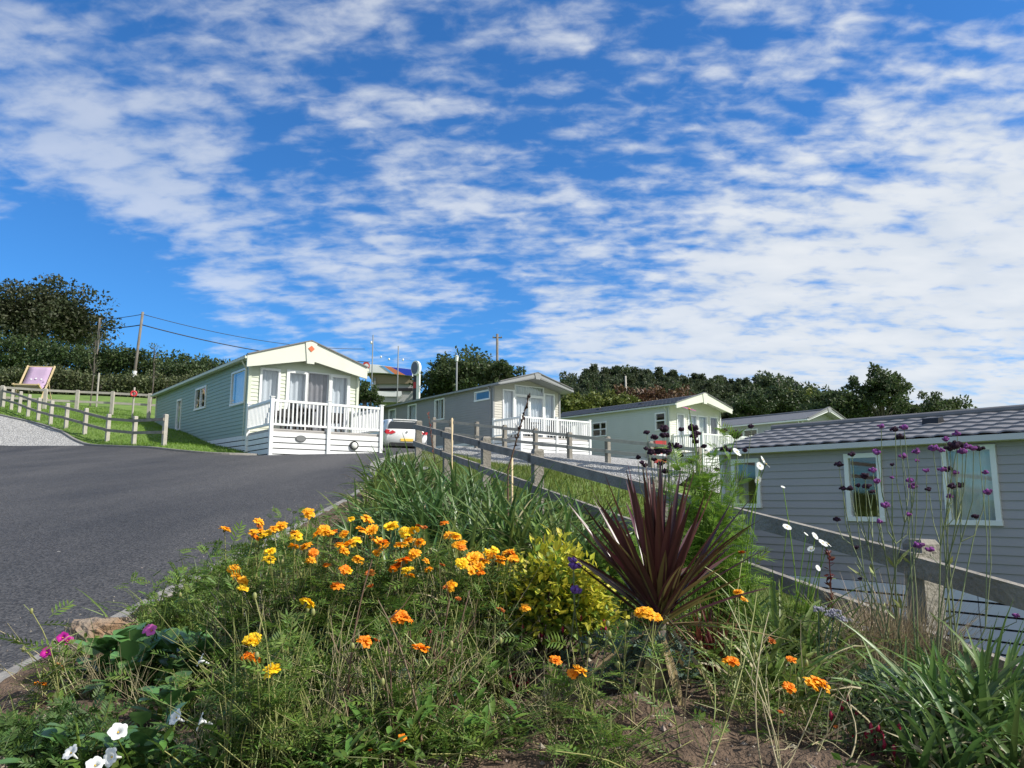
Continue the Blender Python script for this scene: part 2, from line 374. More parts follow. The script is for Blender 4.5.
road = [tuple(p) for p in KERB_R] + [(4.5, 22.2), (2, 25.5), (-1.2, 29.2), (-3, 33), (-8.2, 33), (-4.4, 26.5), (-4.1, 24.0), (-6.6, 22.0)] + [tuple(p) for p in KERB_L[::-1] if p[0] > -13.4] + [(-13.2, 23.4), (-16.5, 24.3), (-30, 25), (-30, -6)]
patch('road', road, .5, .012, M['asphalt'])
patch('gravel_drive', [tuple(p) for p in KERB_L if p[0] <= -12.6] + [(-13.2, 23.4), (-16.5, 24.3), (-30, 25), (-32, 34), (-24, 33)], .5, .010, M['gravel'])
def kerb(name, line, w=.13, h=.09, side=1, m=None):
    L_ = np.array([p[:2] for p in line]); T = np.gradient(L_, axis=0); T /= np.linalg.norm(T, axis=1, keepdims=True); Nn = np.column_stack([T[:, 1], -T[:, 0]]) * side
    z = H(L_[:, 0], L_[:, 1]); a = L_; b = L_ + Nn * w
    rows = [np.column_stack([a, z - .05]), np.column_stack([a, z + h - .012]), np.column_stack([a + Nn * .012, z + h]), np.column_stack([b - Nn * .012, z + h]), np.column_stack([b, z + h - .012]), np.column_stack([b, z - .1])]
    mb = MB(); mb.grid(np.stack(rows, 1)); return tag(mb.build(name, m or M['kerb']), kind='structure')
kerb('kerb', KERB_R, w=.10, h=.03)
kerb('kerb', KERB_L, w=.10, h=.07, side=-1)
patch('gravel_parking', [(-2.6, 30.4), (.4, 27.6), (4.2, 22.6), (6.5, 21.5), (9, 28), (6, 33), (4, 36), (-1, 36), (-3.5, 33)], .5, .016, M['gravel'])
patch('gravel_verge', [tuple(p) for p in KERB_R if 12.5 < p[1] < 22.6 and p[0] < -1.2] + [(-.9, 21.5), (-1.3, 17), (-1.7, 13.2)], .4, .012, M['gravel'])
# bed soil: lumpy fine sheet
bx = np.arange(-1.93, 2.3, .028); by = np.arange(.6, 13, .028)
def vnoise(x, y, s, seed):
    g = np.random.default_rng(seed).random((64, 64)); u = x * s; v = y * s
    i = np.floor(u).astype(int); j = np.floor(v).astype(int); fu = u - i; fv = v - j; fu = fu * fu * (3 - 2 * fu); fv = fv * fv * (3 - 2 * fv)
    a = g[i % 64, j % 64]; b = g[(i + 1) % 64, j % 64]; c = g[i % 64, (j + 1) % 64]; d = g[(i + 1) % 64, (j + 1) % 64]
    return (a * (1 - fu) + b * fu) * (1 - fv) + (c * (1 - fu) + d * fu) * fv - .5
def fence_x(y): return 1.78 - 3.38 * (y - 3.3) / 9.7
by = np.concatenate([np.arange(.9, 4.2, .028), np.arange(4.25, 12.6, .15)])
sx = np.linspace(0, 1, 150)
xl = -1.92; 
def bed_right(y): return np.minimum(np.where(y > 3.3, fence_x(y) + .35, 2.4), 2.4)
def bed_left(y):
    k = np.array(KERB_R); return np.interp(y, k[:, 1], k[:, 0]) + .10
YY, SS = np.meshgrid(by, sx, indexing='ij'); XX = bed_left(YY) + (bed_right(YY) - bed_left(YY)) * SS
def soil_z(x, y):
    x = np.asarray(x, float); y = np.asarray(y, float)
    return H(x, y) + .03 + .055 * vnoise(x + 9, y + 9, 5, 1) + .03 * vnoise(x + 9, y + 9, 14, 2) + .018 * vnoise(x + 9, y + 9, 33, 3)
mb = MB(); mb.grid(np.stack([XX, YY, soil_z(XX, YY)], -1))
tag(mb.build('soil', M['soil'], smooth=True), kind='structure')
def soilpt(px, Y_):
    p = ground_x(px, Y_); p[2] = float(soil_z(p[0], p[1])) - .015; return p

# ---------------------------------------------------------------- static caravans
def wall(mb, o, u, n, ulen, z0, z1, holes=(), roofline=None, lap=.12, mi=0, out=.016):
    """lapped boards on a vertical wall; holes (u0,u1,z0,z1) are left open; roofline(z) -> (umin,umax)"""
    o = np.array(o, float); u = np.array(u, float); n = np.array(n, float)
    br = set(np.round(np.arange(z0, z1, lap), 4)) | {round(z1, 4)}
    for h in holes: br |= {round(h[2], 4), round(h[3], 4)}
    br = sorted(b for b in br if z0 <= b <= z1)
    V = []
    def P(uu, z, off): return o + u * uu + n * off + np.array((0, 0, z))
    for za, zb in zip(br[:-1], br[1:]):
        if zb - za < 1e-4: continue
        k = math.floor((za + 1e-5 - z0) / lap); zk = z0 + k * lap
        fa = out * (1 - (za - zk) / lap); fb = out * (1 - (zb - zk) / lap)
        la = roofline(za) if roofline else (0, ulen); lb = roofline(zb) if roofline else (0, ulen)
        iv = [(0, ulen)]
        for h in holes:
            if h[2] < (za + zb) / 2 < h[3]:
                nv = []
                for a, b in iv:
                    if h[0] > a: nv.append((a, min(b, h[0])))
                    if h[1] < b: nv.append((max(a, h[1]), b))
                iv = [x for x in nv if x[1] - x[0] > 1e-4]
        for a, b in iv:
            a0, b0, a1, b1 = max(a, la[0]), min(b, la[1]), max(a, lb[0]), min(b, lb[1])
            if b0 - a0 < 1e-3: continue
            V.append((P(a0, za, fa), P(b0, za, fa), P(max(b1, a1), zb, fb), P(a1, zb, fb)))
            if abs(za - zk) < 1e-4: V.append((P(a0, za, 0), P(b0, za, 0), P(b0, za, fa), P(a0, za, fa)))
    V = np.array(V).reshape(-1, 3); mb.add(V, np.arange(len(V)).reshape(-1, 4), mi)
def boards(mb, o, u, n, ulen, z0, z1, bh=.135, gap=.028, joint=2.4, mi=0, mg=1):
    o = np.array(o, float); u = np.array(u, float); n = np.array(n, float)
    z = z1
    def slab(a, b, za, zb, off, t, m):
        q = [o + u * a + n * (off), o + u * b + n * off, o + u * b + n * (off - t), o + u * a + n * (off - t)]
        mb.prism([x + np.array((0, 0, za)) for x in q], (0, 0, zb - za), m)
    slab(.01, ulen - .01, z0, z1 - .01, -.03, .02, mg)
    while z > z0:
        zb = z; za = max(z - bh, z0); a = 0
        while a < ulen - .05:
            b = min(a + joint, ulen); slab(a, b - .012, za, zb, 0, .02, mi); a = b
        z -= bh + gap
def window(root, o, u, n, u0, u1, z0, z1, fm, curtain=None, bars=(), fw=.07, name='window', trans=(), hole_only=False, curtain_part=(0, 1)):
    o = np.array(o, float); u = np.array(u, float); n = np.array(n, float)
    def P(a, z, off): return o + u * a + n * off + np.array((0, 0, z))
    def blk(mb, a, b, za, zb, off, t, mi=0):
        mb.prism([P(a, za, off), P(b, za, off), P(b, za, off - t), P(a, za, off - t)], (0, 0, zb - za), mi)
    mb = MB()
    blk(mb, u0 - .03, u1 + .03, z1 - fw + .03, z1 + .03, .045, .11); blk(mb, u0 - .04, u1 + .04, z0 - .03, z0 + fw - .03, .055, .12)
    blk(mb, u0 - .03, u0 + fw - .03, z0 + fw - .03, z1 - fw + .03, .045, .11); blk(mb, u1 - fw + .03, u1 + .03, z0 + fw - .03, z1 - fw + .03, .045, .11)
    for b in bars: blk(mb, u0 + (u1 - u0) * b - fw * .35, u0 + (u1 - u0) * b + fw * .35, z0 + fw - .03, z1 - fw + .03, .043, .09)
    for b in trans: blk(mb, u0 + fw - .03, u1 - fw + .03, z0 + (z1 - z0) * b - .03, z0 + (z1 - z0) * b + .03, .040, .08)
    f = mb.build(name, fm, root)
    g = MB(); blk(g, u0 + fw - .035, u1 - fw + .035, z0 + fw - .035, z1 - fw + .035, .012, .006); g.build('pane', M['glass'], f)
    if curtain:
        c0, c1 = curtain_part
        nn = max(int((u1 - u0) * (c1 - c0) / .022), 6); a = np.linspace(u0 - .05 + (u1 - u0 + .1) * c0, u0 - .05 + (u1 - u0 + .1) * c1, nn); w = np.sin(np.arange(nn) * .95) * .025 + np.sin(np.arange(nn) * .37) * .015 - .14
        V = np.array([[P(x, z, k) for x, k in zip(a, w)] for z in (z0 - .05, z1 + .05)]); c = MB(); c.grid(V); c.build('curtain', curtain, f, smooth=True)
    return f
def tilewave(p):
    p = p % 1.0; return np.where(p < .72, np.sin(p / .72 * np.pi / 2), np.cos((p - .72) / .28 * np.pi / 2)) - .5
def roof_field(mb, W, L, eave, rise, y0, y1, ov, tiles, mi=0, course=.36, wave=.28, res=7):
    """two pitched faces with stepped wavy tile courses (tiles) or shallow ribs"""
    half = W / 2 + ov; sl = math.hypot(half, rise * half / (W / 2)); ang = math.atan2(rise, W / 2)
    ez = eave - ov * rise / (W / 2)
    s = []
    nc = int(round(sl / course)); course = sl / nc
    for k in range(nc):
        for t in (0.0, .06, .35, .7, .999): s.append((k + t) * course)
    s = np.array(s + [sl])
    ys = np.linspace(y0, y1, int((y1 - y0) / wave * res) + 1)
    k = np.floor(s / course - 1e-6).clip(0); fr = s / course - k
    for sgn in (0, 1):
        S, YY = np.meshgrid(s, ys, indexing='ij'); F = np.broadcast_to(fr[:, None], S.shape)
        if tiles: hh = (.026 if tiles == 2 else .045) * (1 - F) + (.022 if tiles == 2 else .016) * tilewave(YY / wave) * (.6 + .4 * (1 - F)); hh[F < .01] -= .02
        else: hh = .010 * (1 - F) + .004
        d = S; x = d * math.cos(ang) - hh * math.sin(ang); z = ez + d * math.sin(ang) + hh * math.cos(ang) + .04
        x = np.minimum(x, half)
        xx = -ov + x if sgn == 0 else W + ov - x
        mb.grid(np.stack([xx, YY, z], -1) if sgn == 0 else np.stack([xx, YY, z], -1)[:, ::-1], mi)
    mb.prism([(-ov, y0, ez), (W / 2, y0, eave + rise), (W + ov, y0, ez), (W + ov, y0, ez - .07), (W / 2, y0, eave + rise - .07), (-ov, y0, ez - .07)], (0, y1 - y0, 0), 1)
    # ridge cap
    rz = eave + rise + .055
    mb.tube([(W / 2, y0 - .01, rz), (W / 2, y1 + .01, rz)], .07, 10, mi)
def caravan(loc, rz, W, L, zf, eave, rise, side_m, front_m, trim_m, left, front, label, over=.35, fascia=None, fascia_h=.42, tiles=True, skirt_m=None, tilt=0, emblem=False, gable_glass=False, frame_m=None, group=None, fov=.18):
    root = empty('static_caravan', loc, rz, label, 'static caravan', group, tilt)
    fm = frame_m or M['white']
    wz = zf - .04
    sw = MB()
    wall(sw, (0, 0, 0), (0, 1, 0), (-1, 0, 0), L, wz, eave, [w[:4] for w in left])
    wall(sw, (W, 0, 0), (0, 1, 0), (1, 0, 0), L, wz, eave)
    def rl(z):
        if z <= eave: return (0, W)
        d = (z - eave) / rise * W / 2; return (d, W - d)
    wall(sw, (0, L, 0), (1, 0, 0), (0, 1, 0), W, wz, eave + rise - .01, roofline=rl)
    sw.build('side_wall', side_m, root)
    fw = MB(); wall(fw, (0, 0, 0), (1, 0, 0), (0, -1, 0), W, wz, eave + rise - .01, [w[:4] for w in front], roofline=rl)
    fw.build('front_wall', front_m, root)
    for x in (0, W):
        for y in (0, L): tr = MB(); tr.box((x - .045, y - .045, wz - .05), (x + .045, y + .045, eave - .02)); tr.build('corner_trim', trim_m, root)
    sk = MB()
    boards(sk, (-.02, 0, 0), (0, 1, 0), (-1, 0, 0), L, -.7, zf - .05); boards(sk, (0, .02, 0), (1, 0, 0), (0, -1, 0), W, -.7, zf - .05); boards(sk, (W + .02, 0, 0), (0, 1, 0), (1, 0, 0), L, -.7, zf - .05)
    sk.build('skirting', [skirt_m or M['whiteboard'], M['gap']], root)
    ins = MB(); ins.box((.02, .02, zf - .03), (W - .02, L - .02, zf)); ins.box((.02, min(4.6, L * .5), zf), (W - .02, min(4.6, L * .5) + .05, eave)); ins.build('cabin_floor', M['inner'], root)
    rf = MB(); roof_field(rf, W, L, eave, rise, -over, L + .12, fov, tiles, res=7 if tiles == 2 else 4)
    r = rf.build('roof', [M['rooftile'] if tiles else M['rooffelt'], trim_m], root)
    gt = MB(); ez = eave - fov * rise / (W / 2)
    for x in (-fov - .045, W + fov + .045): gt.box((x - .045, -over, ez - .06), (x + .045, L + .12, ez + .02))
    gt.build('gutter', trim_m, r)
    dp = MB(); dp.tube([(-fov - .05, .12, ez - .08), (-.075, .12, ez - .32), (-.075, .12, .05)], .032, 8); dp.build('downpipe', trim_m, root)
    for vy in ((L * .28, L * .6) if tiles == True and tiles != 2 else (7.9,) if tiles == 2 else ()):
        vb = MB(); vx = W * .30; vz = eave + rise * .6 + .05; vb.prism([(vx - .13, vy, vz - .04), (vx + .13, vy, vz + .02), (vx + .09, vy, vz + .10), (vx - .09, vy, vz + .07)], (0, .24, 0)); vb.build('roof_vent', M['black'], r)
    if fascia:
        fa = MB(); h = fascia_h; t = .06; y = -over - .01
        ra = rise / (W / 2)
        xs0 = -fov - .02; z0 = ez + .06; pk = eave + rise + .17
        for sgn in (0, 1):
            f = (lambda x: x) if sgn == 0 else (lambda x: W - x)
            g = .13
            pts = [(f(xs0), y, z0), (f(W / 2 - g), y, pk - g * ra), (f(W / 2 - g), y, pk - g * ra - h * 1.15), (f(xs0), y, z0 - h * .70)]
            fa.prism(pts, (0, t, 0))
        fo = fa.build('canopy_fascia', fascia, root)
        ky = MB(); ky.prism([(W / 2 - .2, y - .03, pk - .02), (W / 2 + .2, y - .03, pk - .02), (W / 2 + .12, y - .03, pk - h * 1.15 - .12), (W / 2 - .12, y - .03, pk - h * 1.15 - .12)], (0, .1, 0)); ky.build('key_panel', fascia, fo)
        cap = MB()
        for sgn in (0, 1):
            f = (lambda x: x) if sgn == 0 else (lambda x: W - x)
            cap.bar((f(xs0), y + .02, z0 + .02), (f(W / 2), y + .02, pk + .02), .12, .035)
        cap.build('capping', M['rooftile'], fo)
        so = MB(); so.prism([(-fov, y + .06, ez - .075), (W / 2, y + .06, eave + rise - .075), (W + fov, y + .06, ez - .075), (W + fov, y + .06, ez - .10), (W / 2, y + .06, eave + rise - .10), (-fov, y + .06, ez - .10)], (0, over - .07, 0)); so.build('soffit', fascia, root)
        if emblem:
            em = MB(); em.prism([(W / 2 - .11, y - .045, pk - .25), (W / 2, y - .045, pk - .15), (W / 2 + .11, y - .045, pk - .25), (W / 2, y - .045, pk - .36)], (0, .02, 0)); em.build('emblem', mat('red_orange_emblem', (.62, .14, .05), .5), fo)
    for w in left:
        kw = w[4] if len(w) > 4 else {}
        window(root, (0, 0, 0), (0, 1, 0), (-1, 0, 0), *w[:4], fm, **kw)
    for w in front:
        kw = w[4] if len(w) > 4 else {}
        window(root, (0, 0, 0), (1, 0, 0), (0, -1, 0), *w[:4], fm, **kw)
    return root
A1 = R(36.7)
vo = M['voile']
B1 = 1.26
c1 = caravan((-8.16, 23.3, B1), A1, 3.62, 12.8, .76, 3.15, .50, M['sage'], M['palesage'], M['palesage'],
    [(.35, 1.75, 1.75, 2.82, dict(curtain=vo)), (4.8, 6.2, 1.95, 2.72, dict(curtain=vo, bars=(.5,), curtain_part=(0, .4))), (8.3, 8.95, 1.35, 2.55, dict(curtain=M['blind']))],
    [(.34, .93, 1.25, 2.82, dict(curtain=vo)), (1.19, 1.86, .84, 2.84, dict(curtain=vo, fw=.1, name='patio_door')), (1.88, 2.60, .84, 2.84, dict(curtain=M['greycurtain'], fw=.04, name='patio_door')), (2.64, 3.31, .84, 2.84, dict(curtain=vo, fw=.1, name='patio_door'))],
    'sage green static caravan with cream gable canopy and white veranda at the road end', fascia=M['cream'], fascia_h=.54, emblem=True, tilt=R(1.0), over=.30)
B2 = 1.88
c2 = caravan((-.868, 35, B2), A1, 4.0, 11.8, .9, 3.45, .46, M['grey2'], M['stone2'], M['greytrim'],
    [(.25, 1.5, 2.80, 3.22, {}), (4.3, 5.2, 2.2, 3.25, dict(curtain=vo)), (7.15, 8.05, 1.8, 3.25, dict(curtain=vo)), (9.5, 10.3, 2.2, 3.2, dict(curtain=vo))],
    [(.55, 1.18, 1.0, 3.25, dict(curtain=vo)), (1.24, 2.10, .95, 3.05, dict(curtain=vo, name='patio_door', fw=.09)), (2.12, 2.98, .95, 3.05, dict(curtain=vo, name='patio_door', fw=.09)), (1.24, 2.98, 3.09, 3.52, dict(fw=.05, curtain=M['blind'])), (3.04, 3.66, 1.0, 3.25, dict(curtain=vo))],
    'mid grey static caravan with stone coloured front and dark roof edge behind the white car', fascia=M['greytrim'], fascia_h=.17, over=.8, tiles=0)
B3 = 1.6
c3 = caravan((8.3, 40, B3), A1, 4.2, 11, .85, 3.42, .54, M['green3'], M['cream'], M['green3'],
    [(.25, .95, 2.1, 3.0, dict(trans=(.55,))), (4.75, 5.95, 2.05, 2.85, dict(bars=(.42,), trans=(.5,)))],
    [(.6, 1.15, 1.0, 2.95, dict(curtain=vo)), (1.5, 2.2, .92, 2.95, dict(curtain=vo, name='patio_door')), (2.32, 3.05, .92, 2.95, dict(name='patio_door', curtain=M['blind'])), (3.3, 3.95, 1.0, 2.95, dict(curtain=M['greycurtain'], curtain_part=(.5, 1)))],
    'pale grey green static caravan with cream gable canopy, half hidden by the purple flowers', fascia=M['cream'], fascia_h=.42, over=.7, tilt=R(.3))
B4 = 1.1
c4 = caravan((16.5, 43, B4), A1, 4.0, 11, .85, 3.45, .6, M['grey4'], M['grey4'], M['white'], [(3, 4, 2.2, 3.1, {}), (7, 8, 2.2, 3.1, {})], [(.7, 3.3, 1.0, 2.9, dict(bars=(.33, .66)))],
    'grey static caravan farthest back, only roof and gable showing over the tiled roof', over=.5, tiles=0, fascia=M['greytrim'], fascia_h=.16)
A5 = R(40)
Q5 = np.array((10.94, 5.1))
c5 = caravan((Q5[0], Q5[1], -2.05), A5, 3.8, 11.15, .885, 2.93, .46, M['grey5'], M['grey5'], M['palegrey'],
    [(6.84, 7.47, 1.74, 2.77, dict(curtain=M['blind'])), (8.38, 8.89, 1.76, 2.73, {}), (10.44, 10.93, 1.95, 2.73, dict(curtain=M['greycurtain'], curtain_part=(.6, 1))), (2.2, 4.2, 1.74, 2.77, dict(curtain=vo))],
    [(.5, 3.3, 1.0, 2.75, dict(bars=(.5,), curtain=vo))],
    'dove grey static caravan below the bank with wavy charcoal tiled roof, nearest of all', over=.3, tiles=2, fov=.13, skirt_m=mat('shade_tinted_white_skirting', (.74, .77, .86), .5, (.69, .72, .81), 4))  # white skirting, with the blue of the shade put into its colour

# verandas ------------------------------------------------------------------------------------------------
def veranda(loc, rz, x0, x1, dep, zf, rail, nb, label, skirt=None, tilt=0):
    root = empty('veranda', loc, rz, label, 'veranda', 'verandas of white railings', tilt)
    y0 = -dep
    mb = MB()
    n = int(dep / .15)
    for k in range(n): mb.box((x0 + .03, y0 + .03 + k * .15, zf - .04), (x1 - .03, y0 + .165 + k * .15, zf))
    mb.box((x0 + .02, y0 + .04, zf - .16), (x1 - .02, -.1, zf - .045)); mb.build('platform', M['deck'], root)
    sk = MB()
    boards(sk, (x0, y0, 0), (1, 0, 0), (0, -1, 0), x1 - x0, -.5, zf - .09, joint=(x1 - x0) / nb)
    boards(sk, (x0, y0, 0), (0, 1, 0), (-1, 0, 0), dep - .08, -.5, zf - .09); boards(sk, (x1, y0, 0), (0, 1, 0), (1, 0, 0), dep - .08, -.5, zf - .09)
    sk.build('skirting', [skirt or M['whiteboard'], M['gap']], root)
    top = zf + rail
    pts = [(x0 + (x1 - x0) * k / nb, y0) for k in range(nb + 1)]
    segs = [(pts[k], pts[k + 1]) for k in range(nb)] + [((x0, y0), (x0, -.12)), ((x1, y0), (x1, -.12))]
    for p in pts + [(x0, -.12), (x1, -.12)]:
        b = MB(); b.box((p[0] - .05, p[1] - .05, -.5), (p[0] + .05, p[1] + .05, top + .06)); b.box((p[0] - .065, p[1] - .065, top + .06), (p[0] + .065, p[1] + .065, top + .085)); b.build('post', M['white'], root)
    for a, c in segs:
        a = np.array(a); c = np.array(c); d = (c - a) / np.linalg.norm(c - a); ln = np.linalg.norm(c - a)
        b = MB()
        for z, h in ((top - .03, .07), (zf + .12, .06)): b.bar((*(a + d * .05), z), (*(c - d * .05), z), .06, h)
        k = max(int(round(ln / .125)), 2)
        for i in range(1, k):
            q = a + (c - a) * i / k; b.box((q[0] - .02, q[1] - .02, zf + .15), (q[0] + .02, q[1] + .02, top - .065))
        b.build('balustrade', M['white'], root)
    return root
veranda((-8.16, 23.3, B1), A1, 0, 3.45, 2.2, .76, .83, 2, 'white veranda with plank skirting and oval plaque in front of the sage green caravan')
veranda((-.868, 35, B2), A1, -.05, 4.0, 2.2, .9, .86, 2, 'white veranda in front of the mid grey caravan, behind the right hand timber fence')
veranda((8.3, 40, B3), A1, .2, 4.2, 2.0, .85, .9, 2, 'white veranda rail in front of the pale grey green caravan')
def local(loc, rz, p): 
    v = Matrix.Rotation(rz, 3, 'Z') @ Vector(p); return (loc[0] + v.x, loc[1] + v.y, loc[2] + v.z)
# plaque and bulkhead lamp on first veranda
o = MB(); o.disc((0, 0, 0), (0, -1, 0), .155, .02, seg=24, ry=.095); o.disc((0, -.0205, 0), (0, -1, 0), .135, .003, 1, 24, .078)
pl = o.build('name_plaque', [mat('plaque_edge', (.08, .085, .085), .6), mat('plaque_face', (.16, .165, .165), .6)]); pl.location = local((-8.16, 23.3, B1), A1, (.88, -2.205, .50)); pl.rotation_euler = (0, 0, A1)
tag(pl, 'grey oval name plaque fixed to the white veranda skirting', 'plaque')
lm = empty('bulkhead_lamp', local((-8.16, 23.3, B1), A1, (2.55, -2.205, .37)), A1, 'round bulkhead lamp with black rim on the veranda skirting', 'lamp')
b = MB(); b.disc((0, 0, 0), (0, -1, 0), .135, .05, seg=24); b.build('rim', M['black'], lm)
b = MB(); b.ball((0, -.05, 0), (.098, .05, .098), seg=16, ring=8); b.build('lens', mat('frosted_lens', (.72, .72, .66), .3), lm, smooth=True)
# dark rattan chairs and tables on verandas
def chair_proto(name, loc, rz, label, group):
    r = empty(name, loc, rz, label, 'garden chair', group)
    b = MB(); b.box((-.27, -.26, .38), (.27, .26, .46)); b.build('seat', M['rattan'], r)
    b = MB(); b.prism([(-.27, .20, .44), (.27, .20, .44), (.25, .27, .92), (-.25, .27, .92)], (0, .05, .01)); b.build('backrest', M['rattan'], r)
    for s in (-1, 1):
        b = MB(); b.box((s * .27 - .035, -.26, .62), (s * .27 + .035, .24, .66)); b.box((s * .27 - .03, -.25, .40), (s * .27 + .03, .2, .61)); b.build('armrest', M['rattan'], r)
        for y in (-.22, .2):
            b = MB(); b.box((s * .24 - .025, y - .025, 0), (s * .24 + .025, y + .025, .38)); b.build('leg', M['rattan'], r)
    return r
def table_proto(loc, rz, label):
    r = empty('garden_table', loc, rz, label, 'garden table')
    b = MB(); b.disc((0, 0, .68), (0, 0, 1), .42, .03, seg=28); b.build('tabletop', M['rattan'], r)
    for k in range(4):
        a = k * math.pi / 2 + .78; b = MB(); b.bar((.28 * math.cos(a), .28 * math.sin(a), 0), (.22 * math.cos(a), .22 * math.sin(a), .68), .04, .04); b.build('leg', M['rattan'], r)
L1 = (-8.16, 23.3, B1 + .76); L2 = (-.868, 35, B2 + .9)
ch = chair_proto('rattan_chair', local(L1, A1, (.72, -1.2, 0)), A1 - 1.4, 'dark rattan chair at the left side of the table on the nearer veranda', 'rattan chairs on the verandas')
table_proto(local(L1, A1, (1.3, -1.3, 0)), A1, 'small round dark table on the nearer veranda')
table_proto(local(L2, A1, (1.25, -1.3, 0)), A1, 'small round dark table on the farther veranda')
for Lc, x, y, a, lb in ((L1, 1.38, -.75, .1, 'dark rattan chair with its back to the patio doors on the nearer veranda'), (L1, 2.3, -1.1, 1.5, 'dark rattan chair at the right end of the nearer veranda'),
                    (L2, .7, -1.3, -1.4, 'dark rattan chair beside the left post of the farther veranda'), (L2, 1.5, -.75, .1, 'dark rattan chair against the patio doors of the farther veranda'), (L2, 2.6, -1.3, -1.0, 'dark rattan chair right of the middle post on the farther veranda'), (L2, 3.2, -1.0, .6, 'dark rattan chair at the right end of the farther veranda')):
    c = copy_tree(ch); c.location = local(Lc, A1, (x, y, 0)); c.rotation_euler = (0, 0, A1 + a); c['label'] = lb

# ---------------------------------------------------------------- fences
def fence(posts, label, pw=.11, rails=(.82, .42), rh=.13, rt=.04, pm=None, rm=None, side=1, extra=.02, group=None, phs=None, rail_over=.0):
    """posts: list of (x,y,zground,height)"""
    p0 = posts[0]; r = empty('post_and_rail_fence', (p0[0], p0[1], p0[2]), 0, label, 'fence', group)
    pm = pm or M['timber']; rm = rm or M['timber']; base = np.array(p0[:3])
    for i, (x, y, z, h) in enumerate(posts):
        q = np.array((x, y, z)) - base; j = posts[min(i + 1, len(posts) - 1)]; k = posts[max(i - 1, 0)]
        a = math.atan2(j[1] - k[1], j[0] - k[0]); d = np.array((math.cos(a), math.sin(a))); nn = np.array((-d[1], d[0]))
        b = MB(); c = [q[:2] + d * (s * pw / 2) + nn * (t * pw / 2) for s, t in ((-1, -1), (1, -1), (1, 1), (-1, 1))]
        b.prism([(*v, q[2] - .35) for v in c], (0, 0, h + .35 - .02)); 
        c2 = [q[:2] + d * (s * pw / 2.6) + nn * (t * pw / 2.6) for s, t in ((-1, -1), (1, -1), (1, 1), (-1, 1))]
        b.add([(*v, q[2] + h - .02) for v in c] + [(*v, q[2] + h) for v in c2], [(0, 1, 5, 4), (1, 2, 6, 5), (2, 3, 7, 6), (3, 0, 4, 7), (4, 5, 6, 7)])
        b.build('post', pm, r)
    for f in rails:
        for (x0, y0, z0, h0), (x1, y1, z1, h1) in zip(posts[:-1], posts[1:]):
            d = np.array((x1 - x0, y1 - y0)); ln = np.linalg.norm(d); d /= ln; nn = np.array((-d[1], d[0])) * side * (pw / 2 + rt / 2 + .001)
            a = np.array((x0 + nn[0] - d[0] * .05, y0 + nn[1] - d[1] * .05, z0 + f * h0 )) - base; c = np.array((x1 + nn[0] + d[0] * .045, y1 + nn[1] + d[1] * .045, z1 + f * h1)) - base
            b = MB(); b.bar(a, c, rt, rh); b.build('rail', rm, r)
    return r
def gz(x, y): return float(H(x, y))
f1 = []
for t in (-.36, -.17, 0, .215, .445, .616, .805, 1.0):
    x, y = 1.74 - 3.34 * t, 3.3 + 9.7 * t
    top = -.165 + (1.345 + .165) * (t if t > 0 else t * 1.12)
    f1.append((x, y, top - .80, .80))
fence(f1, 'weathered grey timber fence running down the slope along the flower bed', pw=.10, rails=(.88, .52), rh=.082, rt=.038, side=1)
f2 = []
for k in range(8):
    t = k / 6; x, y = -2.4 + 6.4 * t, 30 - 8 * t; top = 3.18 - 1.5 * t; hh2 = 1.08 - .30 * t; f2.append((x, y, top - hh2, hh2))
f2.insert(0, (-3.2, 31.0, 2.1, 1.25))
fence(f2, 'grey timber fence with pale rails in front of the mid grey caravan', pw=.13, rails=(.88, .45), rh=.10, rt=.04, rm=M['timberpale'], side=-1)
# low retaining kerb under second fence
ln = [(p[0] - .18, p[1] - .15) for p in f2[1:]]
mb = MB()
rows = []
for (x, y), p in zip(ln, f2[1:]):
    g = gz(x, y); g2 = gz(x - .85, y - .68); rows.append([(x - .85, y - .68, min(g2, p[2] - .3) - .06), (x - .5, y - .4, p[2] - .30), (x, y, p[2] + .03), (x + .42, y + .36, p[2] + .03), (x + .42, y + .36, p[2] - .4)])
mb.grid(np.array(rows)); tag(mb.build('gravel_edge', M['gravel']), kind='structure')
f3 = []
for k in range(11):
    t = k / 8; x = -10.3 - 9.9 * t - .5 * math.sin(t * 3.1); y = 22.5 + 8.5 * t; g = gz(x, y) + .02; f3.append((x, y, g, .88 if k == 0 else .84))
fence(f3[::-1], 'timber fence with pale posts along the gravel drive and grass bank on the left', pw=.11, rails=(.82, .38), rh=.085, rt=.045, pm=M['timberpale'], rm=M['timber'], side=-1)
f4 = []
for px, py, Yd in ((-30, 384, 33), (3, 386, 33.2), (46, 389, 33.5), (78, 390.5, 33.8), (113, 392, 34), (150, 394, 34.2), (170, 395.5, 34.4)):
    p = at(px, py, Yd); f4.append((p[0], p[1], p[2] - 1.0, 1.02))
fence(f4, 'pale timber fence at the back of the lawn behind the deckchair', pw=.13, rails=(.93, .5), rh=.10, rt=.045, pm=M['timberpale'], rm=M['timberpale'], side=1)

